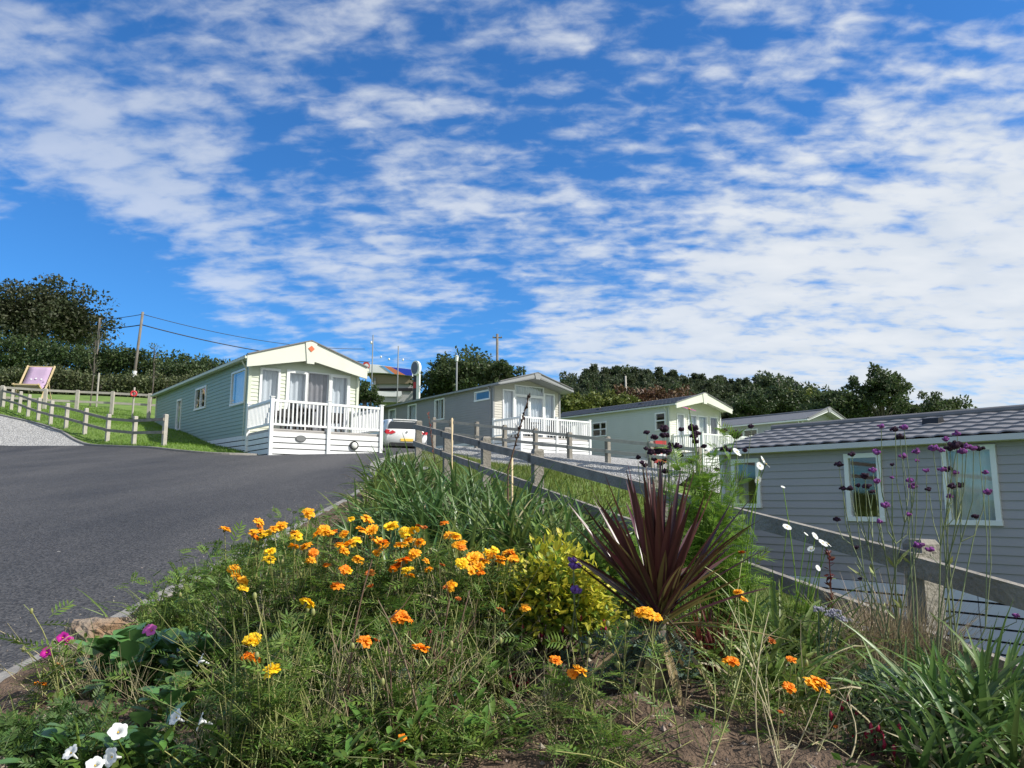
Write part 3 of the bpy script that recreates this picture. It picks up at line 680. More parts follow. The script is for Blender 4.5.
# ---------------------------------------------------------------- giant deckchair
dl = at(33, 395, 36.2); dz = gz(dl[0], dl[1])
dc = empty('deckchair', (dl[0], dl[1], dz), R(9), 'oversized wooden deckchair with faded purple canvas on the lawn', 'deckchair')
hw = .62
dc.scale = (.98, .98, 1.10)
p_top = np.array((0, .70, 1.62)); p_bot = np.array((0, -.55, .05)); p_f = np.array((0, -.75, .62)); 
for s in (-1, 1):
    b = MB(); b.bar((s * hw, -.62, -.05), (s * hw, .62, 1.66), .06, .07); b.build('side_rail', M['pine'], dc)
    b = MB(); b.bar((s * (hw - .07), -.85, .66), (s * (hw - .07), .75, -.05), .05, .07); b.build('seat_rail', M['pine'], dc)
    b = MB(); b.bar((s * (hw - .13), .30, 1.05), (s * (hw - .13), .98, -.05), .04, .05); b.build('prop_leg', M['pine'], dc)
b = MB(); b.bar((-hw, .60, 1.62), (hw, .60, 1.62), .05, .06); b.build('top_bar', M['pine'], dc)
b = MB(); b.bar((-hw, -.82, .64), (hw, -.82, .64), .05, .06); b.build('front_bar', M['pine'], dc)
tt = np.linspace(0, 1, 14); cv = []
for t in tt:
    y = .60 * (1 - t) - .82 * t; z = 1.62 * (1 - t) + .64 * t - .62 * math.sin(math.pi * t) * (.55 + .45 * t); cv.append([(x, y, z) for x in np.linspace(-hw + .1, hw - .1, 5)])
b = MB(); b.grid(np.array(cv)); cvm = mat('purple_canvas', (.36, .26, .38), .85, (.42, .30, .43), 3)
can = b.build('canvas', cvm, dc, smooth=True)
sm = can.modifiers.new('t', 'SOLIDIFY'); sm.thickness = .012
b = MB()
for x, z in ((-.22, .30), (0, .33), (.24, .31), (-.05, .24)):
    i = .30; y = .60 * (1 - i) - .82 * i; zz = 1.62 * (1 - i) + .64 * i - .62 * math.sin(math.pi * i) * (.55 + .45 * i)
    b.disc((x, y - .015, zz + (z - .30) * 1.2 + .01), (0, -.8, .5), .045, .012, seg=10)
b.build('printed_mark', M['p_white'], dc)

# ---------------------------------------------------------------- white hatchback
def car():
    loc = at(406.5, 450.5, 30.5); yaw = R(24)
    z0 = gz(loc[0], loc[1]) - .06
    r = empty('parked_car', (loc[0], loc[1], z0), yaw, 'white hatchback parked between the two caravans, seen from behind', 'car')
    r.scale = (1, 1, .94)
    paint = mat('white_car_paint', (.80, .80, .80), .25, spec=.6)
    # stations along length y (0 = rear bumper), each a half outline of (half width, z)
    st = [(0.0, [(.62, .38), (.80, .42), (.80, .62), (.74, .80), (.66, .93), (.55, .95), (0, .96)]),
          (.10, [(.66, .26), (.85, .36), (.88, .66), (.84, .86), (.76, .96), (.55, .99), (0, 1.0)]),
          (.28, [(.70, .22), (.87, .34), (.88, .70), (.83, .98), (.70, 1.24), (.56, 1.30), (0, 1.32)]),
          (.55, [(.72, .22), (.88, .34), (.89, .70), (.84, .98), (.68, 1.38), (.54, 1.44), (0, 1.46)]),
          (1.3, [(.72, .22), (.88, .32), (.89, .70), (.85, .97), (.66, 1.43), (.52, 1.49), (0, 1.51)]),
          (2.1, [(.72, .22), (.88, .32), (.89, .70), (.85, .96), (.65, 1.40), (.52, 1.46), (0, 1.48)]),
          (2.9, [(.72, .22), (.88, .32), (.89, .70), (.84, .93), (.74, 1.06), (.56, 1.10), (0, 1.12)]),
          (3.5, [(.70, .22), (.86, .32), (.86, .66), (.80, .82), (.70, .90), (.50, .94), (0, .95)]),
          (3.92, [(.55, .26), (.72, .34), (.72, .56), (.66, .68), (.55, .74), (.4, .76), (0, .77)])]
    A = np.array([[(x, y, z) for x, z in o] + [(-x, y, z) for x, z in o[-2::-1]] for y, o in st])
    V = np.array(smooth_line([np.array(smooth_line(list(row), 3)).ravel() for row in A], 4)); V = V.reshape(len(V), -1, 3)
    b = MB(); b.grid(V); n = V.shape[1]; b.F.append((np.array([list(range(n))]), 0)); b.F.append((np.array([list(range(len(V) * n - n, len(V) * n))[::-1]]), 0))
    b.build('body', paint, r, smooth=True, merge=1e-4)
    dg = mat('tinted_glass', (.012, .016, .02), .08, spec=.8)
    g = MB(); g.grid(np.array([[(x, -.018 + y, z + .012) for x in np.linspace(-w, w, 5)] for w, y, z in ((.76, .10, .985), (.72, .18, 1.14), (.62, .272, 1.31))])); g.build('rear_window', dg, r)
    for s in (-1, 1):
        g = MB(); g.prism([(s * .845, .75, 1.0), (s * .845, 2.55, 1.0), (s * .70, 2.2, 1.36), (s * .705, .85, 1.38)], (s * .012, 0, 0)); g.build('side_window', dg, r)
        t = MB(); t.prism([(s * .46, -.035, .84), (s * .62, -.035, .76), (s * .84, .0, .76), (s * .895, .05, .86), (s * .85, .04, .95), (s * .60, .0, .93)], (0, .14, 0)); t.build('tail_light', mat('red_lens', (.45, .01, .02), .2, spec=.6), r)
        for y in (.72, 3.15):
            w = MB(); w.disc((s * .70, y, .31), (s, 0, 0), .31, .19, seg=26); wh = w.build('wheel', M['black'], r)
            w = MB(); w.disc((s * .892, y, .31), (s, 0, 0), .2, .01, seg=18); w.build('hub_cap', M['steel'], wh)
    g = MB(); g.box((-.26, -.03, .46), (.26, .03, .57)); g.build('number_plate', mat('yellow_plate', (.78, .52, .08), .4), r)
    g = MB(); g.box((-.70, -.012, .25), (.70, .3, .40)); g.build('lower_bumper', M['black'], r)
    g = MB(); g.box((-.5, .26, 1.40), (.5, .48, 1.435)); g.build('roof_spoiler', paint, r)
    g = MB(); g.disc((0, .0, .86), (0, -1, .2), .045, .02, seg=14); g.build('emblem', M['steel'], r)
    g = MB(); g.bar((0, .30, 1.05), (.42, .22, 1.10), .02, .02); g.build('wiper', M['black'], r)
car()

# ---------------------------------------------------------------- trees
def rand_dirs(n):
    v = rng.normal(size=(n, 3)); return v / np.linalg.norm(v, axis=1, keepdims=True)
def leaves(mb, P, D, Nn, L, W, mi=0):
    """folded diamond leaves: P base, D direction, Nn normal"""
    S = np.cross(D, Nn); S /= np.linalg.norm(S, axis=1, keepdims=True) + 1e-9
    L = np.broadcast_to(L, (len(P),))[:, None]; W = np.broadcast_to(W, (len(P),))[:, None]
    V = np.stack([P, P + D * L * .45 + S * W * .5 + Nn * W * .12, P + D * L, P + D * L * .45 - S * W * .5 + Nn * W * .12], 1)
    mb.add(V, np.arange(len(P) * 4).reshape(-1, 4), mi)
def cloud_leaves(mb, centers, radii, n_each, size, up=.4, mi=0, flat=.75):
    C = np.repeat(centers, n_each, 0); Rr = np.repeat(radii, n_each)
    d = rand_dirs(len(C)); rad = rng.random(len(C)) ** .45
    P = C + d * (Rr * rad)[:, None] * np.array((1, 1, flat))
    D = rand_dirs(len(C)) * .8 + d * .6; D /= np.linalg.norm(D, axis=1, keepdims=True)
    Nn = rand_dirs(len(C)) * .7 + np.array((0, 0, up)) + d * .4; Nn -= D * (Nn * D).sum(1, keepdims=True); Nn /= np.linalg.norm(Nn, axis=1, keepdims=True) + 1e-9
    s = size * rng.uniform(.6, 1.4, len(C)); leaves(mb, P, D, Nn, s, s * .62, mi)
def deciduous(h, rad, trunk_h, nclump, per, leaf, lm, seed, low=.15, shape=1.0):
    """returns crown and trunk builders, origin at the base"""
    global rng
    keep = rng; rng = np.random.default_rng(seed)
    d = rand_dirs(nclump); d[:, 2] = np.where(d[:, 2] < -low * 3, -d[:, 2] * .4, d[:, 2])
    rr = rng.uniform(.4, .95, nclump) * (1 + .25 * np.sin(np.arctan2(d[:, 1], d[:, 0]) * 3 + seed) + .12 * np.sin(d[:, 2] * 7 + seed))
    ch = (h - trunk_h) / 2; C = d * rr[:, None] * np.array((rad, rad, ch * shape)) + np.array((0, 0, trunk_h + ch))
    cr = MB(); cloud_leaves(cr, C, rng.uniform(.13, .26, nclump) * rad, per, leaf)
    tr = MB(); t = np.linspace(0, 1, 6)
    tr.tube([(math.sin(k * 2 + seed) * .06 * rad * k, 0, (trunk_h + ch) * k - .4) for k in t], np.linspace(.055, .02, 6) * h * .55, 8)
    k = min(26, nclump)
    S0 = np.column_stack([np.zeros(k), np.zeros(k), rng.uniform(trunk_h * .6, trunk_h + ch * .8, k)]); E = C[:k]
    mid = (S0 + E) / 2 + np.array((0, 0, .12 * h)) * rng.uniform(0, .6, k)[:, None]
    tr.tubes(np.stack([S0, mid, E], 1), np.array([.014, .009, .003]) * h * .6, 5)
    rng = keep
    return cr, tr
def tree(name, loc, label, lm, cat='tree', group=None, rz=0, **k):
    cr, tr = deciduous(lm=lm, **k)
    r = empty(name, loc, rz, label, cat, group)
    tr.build('trunk', M['bark'], r, smooth=True); cr.build('crown', lm, r)
    return r
def place(px, Yd): return ground_x(px, Yd)
# big tree upper left
p = place(28, 58)
tree('broadleaf_tree', p, 'large dark broadleaf tree rising above the hedge behind the deckchair', M['l_tree'], h=17.2 - p[2], rad=5.6, trunk_h=2.5, nclump=190, per=150, leaf=.25, seed=3, shape=.95)
# central round tree behind the grey caravan
p = place(470, 62); tree('broadleaf_tree', p, 'dense rounded green tree above the grey caravan roof', M['l_mid'], h=(500 - 348) / 760 * 62 - p[2] + .3, rad=3.7, trunk_h=1.2, nclump=190, per=60, leaf=.28, seed=5)
p = place(443, 63); tree('broadleaf_tree', p, 'smaller dark green tree beside the round sign, joined to the rounded tree', M['l_mid'], h=(500 - 360) / 760 * 63 - p[2] + .2, rad=2.2, trunk_h=1.0, nclump=100, per=60, leaf=.28, seed=6)
p = place(507, 60); tree('broadleaf_tree', p, 'small leafy tree at the right edge of the rounded tree', M['l_mid'], h=(500 - 362) / 760 * 60 - p[2], rad=1.7, trunk_h=1.2, nclump=40, per=90, leaf=.28, seed=8)
p = place(364, 43); tree('shrub', p, 'dark green shrub behind the right corner of the sage green caravan', M['l_hedge'], cat='shrub', h=(500 - 374) / 760 * 43 - p[2], rad=1.0, trunk_h=.3, nclump=40, per=90, leaf=.14, seed=9)
# trees on the right
p = place(885, 72); tree('broadleaf_tree', p, 'tall open tree with pointed top above the tiled roof', M['l_mid'], h=(500 - 366) / 760 * 72 - p[2], rad=2.7, trunk_h=2.5, nclump=85, per=80, leaf=.30, seed=12, shape=1.1)
p = place(842, 74); tree('broadleaf_tree', p, 'round dark tree between the wood and the tall open tree', M['l_mid'], h=(500 - 388) / 760 * 74 - p[2], rad=3.2, trunk_h=1.5, nclump=80, per=90, leaf=.32, seed=13)
p = place(944, 76); tree('broadleaf_tree', p, 'low flat topped tree alone above the tiled roof on the right', M['l_mid'], h=(500 - 391) / 760 * 76 - p[2], rad=2.9, trunk_h=2.2, nclump=60, per=90, leaf=.3, seed=14, shape=.8)
p = place(895, 78); tree('broadleaf_tree', p, 'dark bushy tree at the foot of the tall open tree', M['l_wood'], h=(500 - 397) / 760 * 78 - p[2], rad=2.8, trunk_h=1.0, nclump=60, per=90, leaf=.3, seed=15, shape=.8)

# hedge: leaf mass over a bank
def hedge(name, pts, label, m, depth, leaf, dens, cat='hedge'):
    """pts: (px, top py, Y)"""
    mb = MB(); C = []; Rr = []
    for (a, b) in zip(pts[:-1], pts[1:]):
        n = max(int(abs(b[0] - a[0]) / 3.2), 3)
        for t in np.linspace(0, 1, n, endpoint=False):
            Yd = a[2] + (b[2] - a[2]) * t; px = a[0] + (b[0] - a[0]) * t; py = a[1] + (b[1] - a[1]) * t
            g = place(px, Yd); top = at(px, py, Yd)[2]
            for _ in range(dens):
                hh = g[2] + (top - g[2]) * min(1, rng.random() ** .7) * (1 + rng.normal() * .04); C.append((g[0] + rng.normal() * .3, g[1] + rng.uniform(-.5, .5) * depth, hh - .25)); Rr.append(rng.uniform(.35, .7))
    cloud_leaves(mb, np.array(C), np.array(Rr), 75, leaf * .85)
    o = mb.build('foliage', m)
    r = empty(name, place(pts[len(pts) // 2][0], pts[len(pts) // 2][2]), 0, label, cat)
    o.parent = r; o.location = tuple(-np.array(r.location))
    st = MB(); k = 40; idx = rng.choice(len(C), k); E = np.array(C)[idx]; S0 = E.copy(); S0[:, 2] = H(S0[:, 0], S0[:, 1]) - .2; S0[:, 0] += rng.normal(size=k) * .2
    st.tubes(np.stack([S0, (S0 + E) / 2 + rng.normal(size=(k, 3)) * .1, E], 1), np.array([.05, .035, .01]), 5); s = st.build('stems', M['bark'], r); s.location = o.location
    return r
hedge('hedge', [(-60, 330, 52), (0, 336, 51), (50, 341, 50.5), (95, 348, 50), (130, 351, 50), (165, 354, 50), (200, 358, 50.5), (235, 364, 51)], 'tall dark clipped hedge along the top of the lawn', M['l_hedge'], 2.2, .22, 9)
hedge('bramble_thicket', [(-40, 368, 43.5), (0, 370, 43.5), (40, 366, 43.5), (80, 372, 43.5), (120, 376, 43.5), (150, 378, 43.5), (185, 376, 43.8), (225, 372, 44.5)], 'rough paler bramble thicket in front of the tall hedge', M['l_bramble'], 1.8, .16, 7, cat='thicket')
hedge('shrub', [(155, 366, 47.5), (180, 362, 47.5), (205, 360, 48), (222, 364, 48.5)], 'brighter green bushes against the tall hedge beside the caravan roof', M['l_woodgreen'], 1.5, .2, 7, cat='shrubs')

# wood on the ridge: individual dark conifers and broadleaf trees
def conifer_mesh(seed, m, h=9.0, r=1.7):
    global rng
    keep = rng; rng = np.random.default_rng(seed)
    n = 70; t = rng.random(n) ** .8; z = h * (.12 + .86 * t); rad = r * (1 - t) ** .8 * rng.uniform(.35, 1, n) + .12
    a = rng.random(n) * 6.28; C = np.column_stack([rad * np.cos(a), rad * np.sin(a), z]); b = MB()
    cloud_leaves(b, C, .25 + .55 * (1 - t), 52, .25, up=.2, mi=0)
    b.tube([(0, 0, -1), (0, 0, h * .5), (0, 0, h)], [.16, .09, .02], 6, 1)
    rng = keep
    o = b.build('wood_tree', [m, M['bark']]); return o
def lump_mesh(seed, m, h=8.0, rad=2.4):
    cr, tr = deciduous(h=h, rad=rad, trunk_h=.8, nclump=60, per=70, leaf=.30, lm=m, seed=seed, shape=1.0)
    for f, mi in tr.F: cr.F.append((f + cr.n, 1))
    cr.V += tr.V; cr.n += tr.n
    return cr.build('wood_tree', [m, M['bark']])
protos = [conifer_mesh(41, M['l_wood']), conifer_mesh(42, M['l_wood'], 9.5, 2.1), lump_mesh(43, M['l_wood']), lump_mesh(44, M['l_mid']), lump_mesh(45, M['l_wood'], 7.5, 2.9), lump_mesh(46, M['l_rust'], 5, 2.6), lump_mesh(47, M['l_lime'], 4, 2.0), lump_mesh(48, M['l_woodgreen'], 6, 2.6)]
used = set()
topline = [(540, 392), (565, 379), (580, 371), (595, 367), (620, 367), (650, 369), (680, 371), (700, 374), (730, 377), (745, 380), (755, 376), (775, 374), (790, 382), (815, 388), (840, 394), (875, 400)]
tp = np.array(topline)
names = {0: 'dark narrow conifer in the wood on the ridge behind the caravans', 1: 'dark broad conifer in the wood on the ridge behind the caravans', 2: 'dark rounded tree in the wood on the ridge behind the caravans', 3: 'dull green rounded tree in the wood on the ridge behind the caravans', 4: 'wide dark tree in the wood on the ridge behind the caravans',
         5: 'rusty brown bush at the foot of the ridge wood', 6: 'lime green bush at the foot of the ridge wood', 7: 'fresh green tree at the right end of the ridge wood'}
def wood_tree(k, px, py_top, Yd, jit=True):
    o = protos[k]
    if k in used: o = o.copy(); COL.objects.link(o)
    used.add(k)
    g = place(px, Yd); top = at(px, py_top, Yd)[2]; h0 = (9.0, 9.5, 8, 8, 7.5, 5, 4, 6)[k]
    s = max((top - g[2]) / h0, .35); o.location = (g[0], g[1], g[2]); o.rotation_euler = (0, 0, rng.random() * 6.28); w = min(max(s, .8), 1.3); o.scale = (w, w, s)
    tag(o, names[k], 'tree' if k not in (5, 6) else 'bush', {5: 'rusty bushes below the wood', 6: 'lime green bushes below the wood'}.get(k, 'trees of the dense wood on the ridge'))
for row, (Yd, drop, step) in enumerate(((122, 0, 4.6), (112, 5, 6.0), (100, 15, 11), (90, 22, 13))):
    for px in np.arange(562, 872, step):
        px = px + rng.normal() * 2
        k = rng.choice([0, 1, 2, 3, 4], p=[.38, .36, .10, .04, .12]) if row < 2 else rng.choice([2, 3, 4, 1])
        if px > 760: k = rng.choice([2, 3, 4, 7])
        wood_tree(int(k), px, np.interp(px, tp[:, 0], tp[:, 1]) + drop + rng.normal() * 1.5, Yd + rng.normal() * 2)
for px, py, Yd in ((640, 385, 84), (655, 382, 85), (668, 384, 84), (678, 388, 83), (662, 390, 80)): wood_tree(5, px, py, Yd)
for px, py, Yd in ((572, 397, 70), (585, 395, 72), (612, 394, 74), (625, 396, 72), (700, 396, 84), (800, 392, 90), (815, 398, 88)): wood_tree(6, px, py, Yd)
for px, py, Yd in ((770, 384, 84), (790, 390, 84), (750, 390, 82), (828, 398, 80)): wood_tree(7, px, py, Yd)

# ---------------------------------------------------------------- poles, wires, lamp post, signs
def pole(px, py, Yd, r, label, cross=0, name='utility_pole', m=None, lean=0, zb=None, cat='pole', group=None):
    g = place(px, Yd); top = at(px, py, Yd)[2]; h = top - g[2]
    e = empty(name, g, 0, label, cat, group)
    b = MB(); b.tube([(-lean * h, 0, -.5), (-lean * h * .5, 0, h / 2), (0, 0, h)], [r * 1.25, r * 1.1, r], 10); b.build('shaft', m or M['pole'], e, smooth=True)
    if cross:
        b = MB(); b.box((-cross, -.06, h - .45), (cross, .06, h - .33)); ca = b.build('crossarm', m or M['pole'], e)
        for s in (-1, 0, 1):
            q = MB(); q.tube([(s * cross * .85, 0, h - .33), (s * cross * .85, 0, h - .18)], [.045, .03], 8); q.build('insulator', M['steel'], ca)
    return e, np.array((g[0], g[1], top))
e, t1 = pole(136, 312, 48, .08, 'leaning wooden utility pole in front of the hedge carrying two wires', lean=.06)
b = MB(); hh = t1[2] - e.location.z; zg = at(131, 378, 48)[2] - e.location.z; zt = at(131, 371, 48)[2] - e.location.z
b.tube([(-.06 * (hh - zg), 0, zg), (-.06 * (hh - zt), 0, zt)], .14, 10); b.build('white_guard', M['white'], e)
e2, t2 = pole(93, 318, 49, .065, 'pale wooden utility pole standing against the big dark tree')
pole(497, 334, 78, .13, 'dark utility pole rising behind the rounded green tree', cross=.5)
pole(782, 379, 104, .14, 'dark utility pole standing in the right part of the wood', cross=.35)
pole(627, 376, 98, .11, 'slender pale pole in front of the dark wood', m=M['timberpale'])
def wire(name, a, b, sag, r, label, dx=0):
    t = np.linspace(0, 1, 24)[:, None]; P = a + (b - a) * t; P[:, 2] -= sag * (4 * t * (1 - t))[:, 0]
    m = MB(); m.tube(P, r, 5); return tag(m.build(name, M['cable'], smooth=True), label, 'wire')
far = at(380, 353, 62) 
wire('overhead_wire', t1 + (0, 0, -.15), at(365, 349, 66), .6, .022, 'upper overhead wire running right from the leaning pole')
wire('overhead_wire', t1 + (0, 0, -.85), at(370, 362, 60), .5, .035, 'thicker lower overhead wire running right from the leaning pole')
wire('overhead_wire', t2 + (0, 0, -.1), t1 + (0, 0, -.15), .05, .022, 'upper short wire between the pale pole and the leaning pole')
wire('overhead_wire', t2 + (0, 0, -.75), t1 + (0, 0, -.85), .05, .035, 'lower short wire between the pale pole and the leaning pole')
# flag / light masts and festoon
m1, ta = pole(370.5, 335, 58, .042, 'tall thin grey mast left of the painted canopy', name='light_mast', m=M['steel'], cat='mast')
m2, tb = pole(396.5, 346, 58, .042, 'thin grey mast in front of the painted canopy', name='light_mast', m=M['steel'], cat='mast')
b = MB(); b.ball((-.12, 0, ta[2] - m1.location.z - .6), (.09, .09, .14)); b.build('lamp_head', M['white'], m1, smooth=True)
e = empty('string_lights', ta, 0, 'string of white bulbs hung between the thin masts', 'string lights')
pts = [at(370.5, 341, 58), at(378, 352, 58), at(389, 358, 58), at(396.5, 360, 58), at(403, 358.5, 58), at(410, 360, 58), at(418, 366, 58)]
b = MB(); b.tube(np.array(smooth_line(pts, 4)) - ta, .004, 4); b.build('cable', M['cable'], e)
for q in (pts[2], pts[4], at(381, 355, 58) - (0, 0, .05)):
    b = MB(); b.ball(q - ta - (0, 0, .1), (.075, .075, .1)); b.build('bulb', M['white'], e, smooth=True)
lp, tl = pole(456, 360, 56, .06, 'slim green grey lamp post with white lantern in front of the rounded tree', name='street_lamp', m=M['steel'], cat='street lamp')
h = tl[2] - lp.location.z; b = MB(); b.tube([(0, 0, h - .1), (0, 0, h + .3)], [.10, .14], 10); b.build('lantern', M['white'], lp)
b = MB(); b.tube([(0, 0, h + .3), (0, 0, h + .37)], [.17, .03], 10); b.build('lantern_cap', M['white'], lp)
# canopy building with painted swoosh
def canopy():
    Yd = 64; g = place(392, Yd)
    r = empty('canopy_building', (g[0], g[1], g[2]), R(4), 'low building with arched white, orange and blue painted canopy behind the caravans', 'building')
    def q(px, py, dy=0): p = at(px, py, Yd + dy); return (p[0] - g[0], p[1] - g[1], p[2] - g[2])
    def poly(name, pts, m, dy=0, th=.25, par=r):
        b = MB(); b.prism([q(x, y, dy) for x, y in pts], (0, th, 0)); return b.build(name, m, par)
    top = [(362, 367), (370, 364.5), (378, 364.8), (386, 366), (394, 367), (402, 368), (412, 369)]
    bot = [(362, 374), (370, 373), (378, 373), (386, 373.3), (394, 374), (402, 374.8), (412, 375.5)]
    fb = poly('fascia', top + bot[::-1], mat('fascia_white', (.74, .76, .78), .4), th=1.6)
    poly('white_band', [(370, 365), (384, 366.2), (391.5, 373.4), (370, 372.5)], M['white'], -.03, .02, fb)
    poly('light_blue_stripe', [(380, 365.6), (384, 366), (394.6, 374), (391.4, 373.7)], mat('light_blue_paint', (.12, .36, .68), .4), -.06, .02, fb)
    poly('orange_stripe', [(384, 366), (391, 367), (405.5, 375), (394.6, 374)], mat('orange_paint', (.62, .20, .08), .4), -.03, .02, fb)
    poly('blue_band', [(391, 367), (412, 369.2), (412, 375.3), (405.5, 375)], mat('blue_paint', (.015, .05, .48), .4), -.03, .02, fb)
    poly('canopy_underside', [(368, 374), (412, 376.4), (412, 383.5), (374, 384)], mat('brown_soffit', (.24, .20, .13), .8), .4, 3.0)
    poly('wall', [(372, 384), (414, 383.5), (414, 402), (372, 402)], mat('grey_render', (.42, .42, .42), .8), .6, 3.0)
    poly('window_band', [(376, 388.5), (413, 387.8), (413, 391), (376, 391)], M['gap'], .5, .05)
    poly('white_panel', [(378, 391.2), (402, 391.2), (402, 396.5), (378, 396.5)], M['white'], .45, .05)
    poly('pillar', [(374, 378), (376, 378), (376, 402), (374, 402)], M['steel'], .2, .3)
canopy()
def round_sign():
    Yd = 60; g = place(416, Yd)
    r = empty('round_sign', (g[0], g[1], g[2]), R(-25), 'round sign on a white pillar with red panel beside the painted canopy', 'sign')
    zc = at(416, 368.5, Yd)[2] - g[2]
    b = MB(); b.disc((0, 0, zc), (0, -1, 0), .40, .30, seg=28, ry=.60); d = b.build('sign_disc', M['white'], r)
    b = MB(); b.disc((-.06, -.302, zc), (0, -1, 0), .31, .01, seg=24, ry=.50); b.build('disc_face', mat('grey_blue_face', (.10, .12, .18), .4), d)
    b = MB(); b.box((-.30, -.10, 0), (.02, .05, zc - .5), 0); b.build('dark_panel', mat('dark_panel', (.03, .03, .035), .5), r)
    b = MB(); b.box((-.26, -.115, zc - 1.6), (0, -.10, zc - 1.1)); b.build('red_panel', mat('red_panel', (.40, .03, .03), .5), r)
    b = MB(); b.box((.03, -.12, 0), (.28, .08, zc - .45)); b.build('pillar', M['white'], r)
round_sign()
g = place(364.5, 62); zc = at(364.5, 365.5, 62)[2] - g[2]
r = empty('round_sign', g, R(5), 'small round red and white sign showing over the cream gable end', 'sign')
b = MB(); b.disc((0, 0, zc), (0, -1, 0), .30, .08, seg=24); d = b.build('sign_disc', mat('sign_red', (.55, .06, .05), .4), r)
b = MB(); b.disc((.02, -.082, zc - .05), (0, -1, 0), .19, .01, seg=20); b.build('disc_face', M['white'], d)
b = MB(); b.tube([(0, .06, 0), (0, .06, zc)], .04, 8); b.build('sign_post', M['steel'], r)
# red lifebuoy-like fire point on back fence, and red box near flowers
def firepoint(px, py, Yd, label, rr=.11):
    p = at(px, py, Yd); g = gz(p[0], p[1]); e = empty('lifebuoy_post', (p[0], p[1], g), R(20), label, 'safety post')
    h = p[2] - g
    b = MB(); b.tube([(0, 0, -.2), (0, 0, h + .3)], .04, 8); b.build('post', M['timberpale'], e)
    a = np.linspace(0, 2 * np.pi, 22); b = MB(); b.tube(np.column_stack([rr * np.cos(a), a * 0 - .10, h + rr * np.sin(a)]), rr * .36, 8, cap=False); b.build('lifebuoy', mat('safety_red', (.60, .04, .05), .4), e, smooth=True)
firepoint(134, 394, 33.6, 'red lifebuoy on a post at the back fence of the lawn')
p = at(660, 452, 24); g = gz(p[0], p[1]); e = empty('fire_point', (p[0], p[1], g), R(10), 'red and white fire point box on a post behind the dark purple flowers', 'fire point')
h = p[2] - g
b = MB(); b.box((-.18, -.1, h - .35), (.18, .1, h + .35)); b.build('cabinet', mat('fire_red', (.58, .05, .05), .4), e)
for z in (-.12, .14):
    b = MB(); b.box((-.15, -.108, h + z - .06), (.15, -.1, h + z + .06)); b.build('white_label', M['white'], e)
b = MB(); b.box((-.05, .1, -.2), (.05, .18, h + .3)); b.build('post', M['timberpale'], e)
# saplings by back fence
def sapling(px, py0, Yd, label, stake=True):
    g = place(px, Yd); top = at(px, py0, Yd)[2] - g[2]; e = empty('sapling', g, 0, label, 'sapling')
    b = MB(); b.tube([(0, 0, -.1), (.05, 0, top * .5), (0, 0, top)], [.035, .025, .008], 6)
    n = 22; z = rng.uniform(.4, .98, n) * top; a = rng.random(n) * 6.28; ln = rng.uniform(.25, .7, n)
    S0 = np.column_stack([np.zeros(n), np.zeros(n), z]); E = S0 + np.column_stack([np.cos(a) * ln * .5, np.sin(a) * ln * .5, ln * .8])
    b.tubes(np.stack([S0, (S0 + E) / 2, E], 1), np.array([.01, .008, .004]), 4); b.build('trunk', M['bark'], e)
    b = MB(); cloud_leaves(b, E, np.full(n, .22), 7, .10); b.build('crown', M['l_bramble'], e)
    if stake:
        b = MB(); b.tube([(.3, 0, -.2), (.3, 0, 1.6)], .04, 6); b.build('stake', M['timberpale'], e)
sapling(90, 340, 36, 'thin young tree with a stake behind the lawn fence')
sapling(150, 348, 35.5, 'bare thin young tree beside the end of the sage green caravan', stake=False)

# ================================================================ planting
def blades(mb, n, base, L, W, az, tilt, droop, segs=6, cols=2, fold=.25, mi=0, prof=None, mis=None, twist=0):
    base = np.broadcast_to(np.asarray(base, float), (n, 3)); L = np.broadcast_to(L, (n,)); W = np.broadcast_to(W, (n,))
    t = np.linspace(0, 1, segs + 1); ang = tilt[:, None] + droop[:, None] * t ** 1.6
    sl = (L / segs)[:, None]; r = np.cumsum(np.sin(ang) * sl, 1) - (np.sin(ang) * sl)[:, :1]; z = np.cumsum(np.cos(ang) * sl, 1) - (np.cos(ang) * sl)[:, :1]
    dh = np.column_stack([np.cos(az), np.sin(az), np.zeros(n)]); sd_ = np.column_stack([-np.sin(az), np.cos(az), np.zeros(n)])
    C = base[:, None] + r[..., None] * dh[:, None] + z[..., None] * np.array((0, 0, 1.0))
    nr = -np.cos(ang)[..., None] * dh[:, None] + np.sin(ang)[..., None] * np.array((0, 0, 1.0))
    tw = (twist * t)[None, :, None] * rng.normal(size=(n, 1, 1)) if twist else 0
    sdd = np.broadcast_to(sd_[:, None], C.shape); 
    if twist: sdd = sdd * np.cos(tw) + nr * np.sin(tw)
    pf = (1 - t ** 2.4) * (.55 + .45 * np.minimum(1, t * 4)) if prof is None else prof(t)
    w = W[:, None] * np.maximum(pf, .02)[None]
    us = np.linspace(-1, 1, cols + 1)
    V = np.stack([C + sdd * (w * k * .5)[..., None] + nr * (fold * w * abs(k))[..., None] for k in us], 2)
    idx = np.arange(V.shape[0] * V.shape[1] * V.shape[2]).reshape(V.shape[:3]) + mb.n
    mb.V.append(V.reshape(-1, 3)); mb.n += V.shape[0] * V.shape[1] * V.shape[2]
    for j in range(cols):
        q = np.stack([idx[:, :-1, j], idx[:, :-1, j + 1], idx[:, 1:, j + 1], idx[:, 1:, j]], -1).reshape(-1, 4)
        mb.F.append((q, mi if mis is None else mis[j]))
    return C[:, -1]
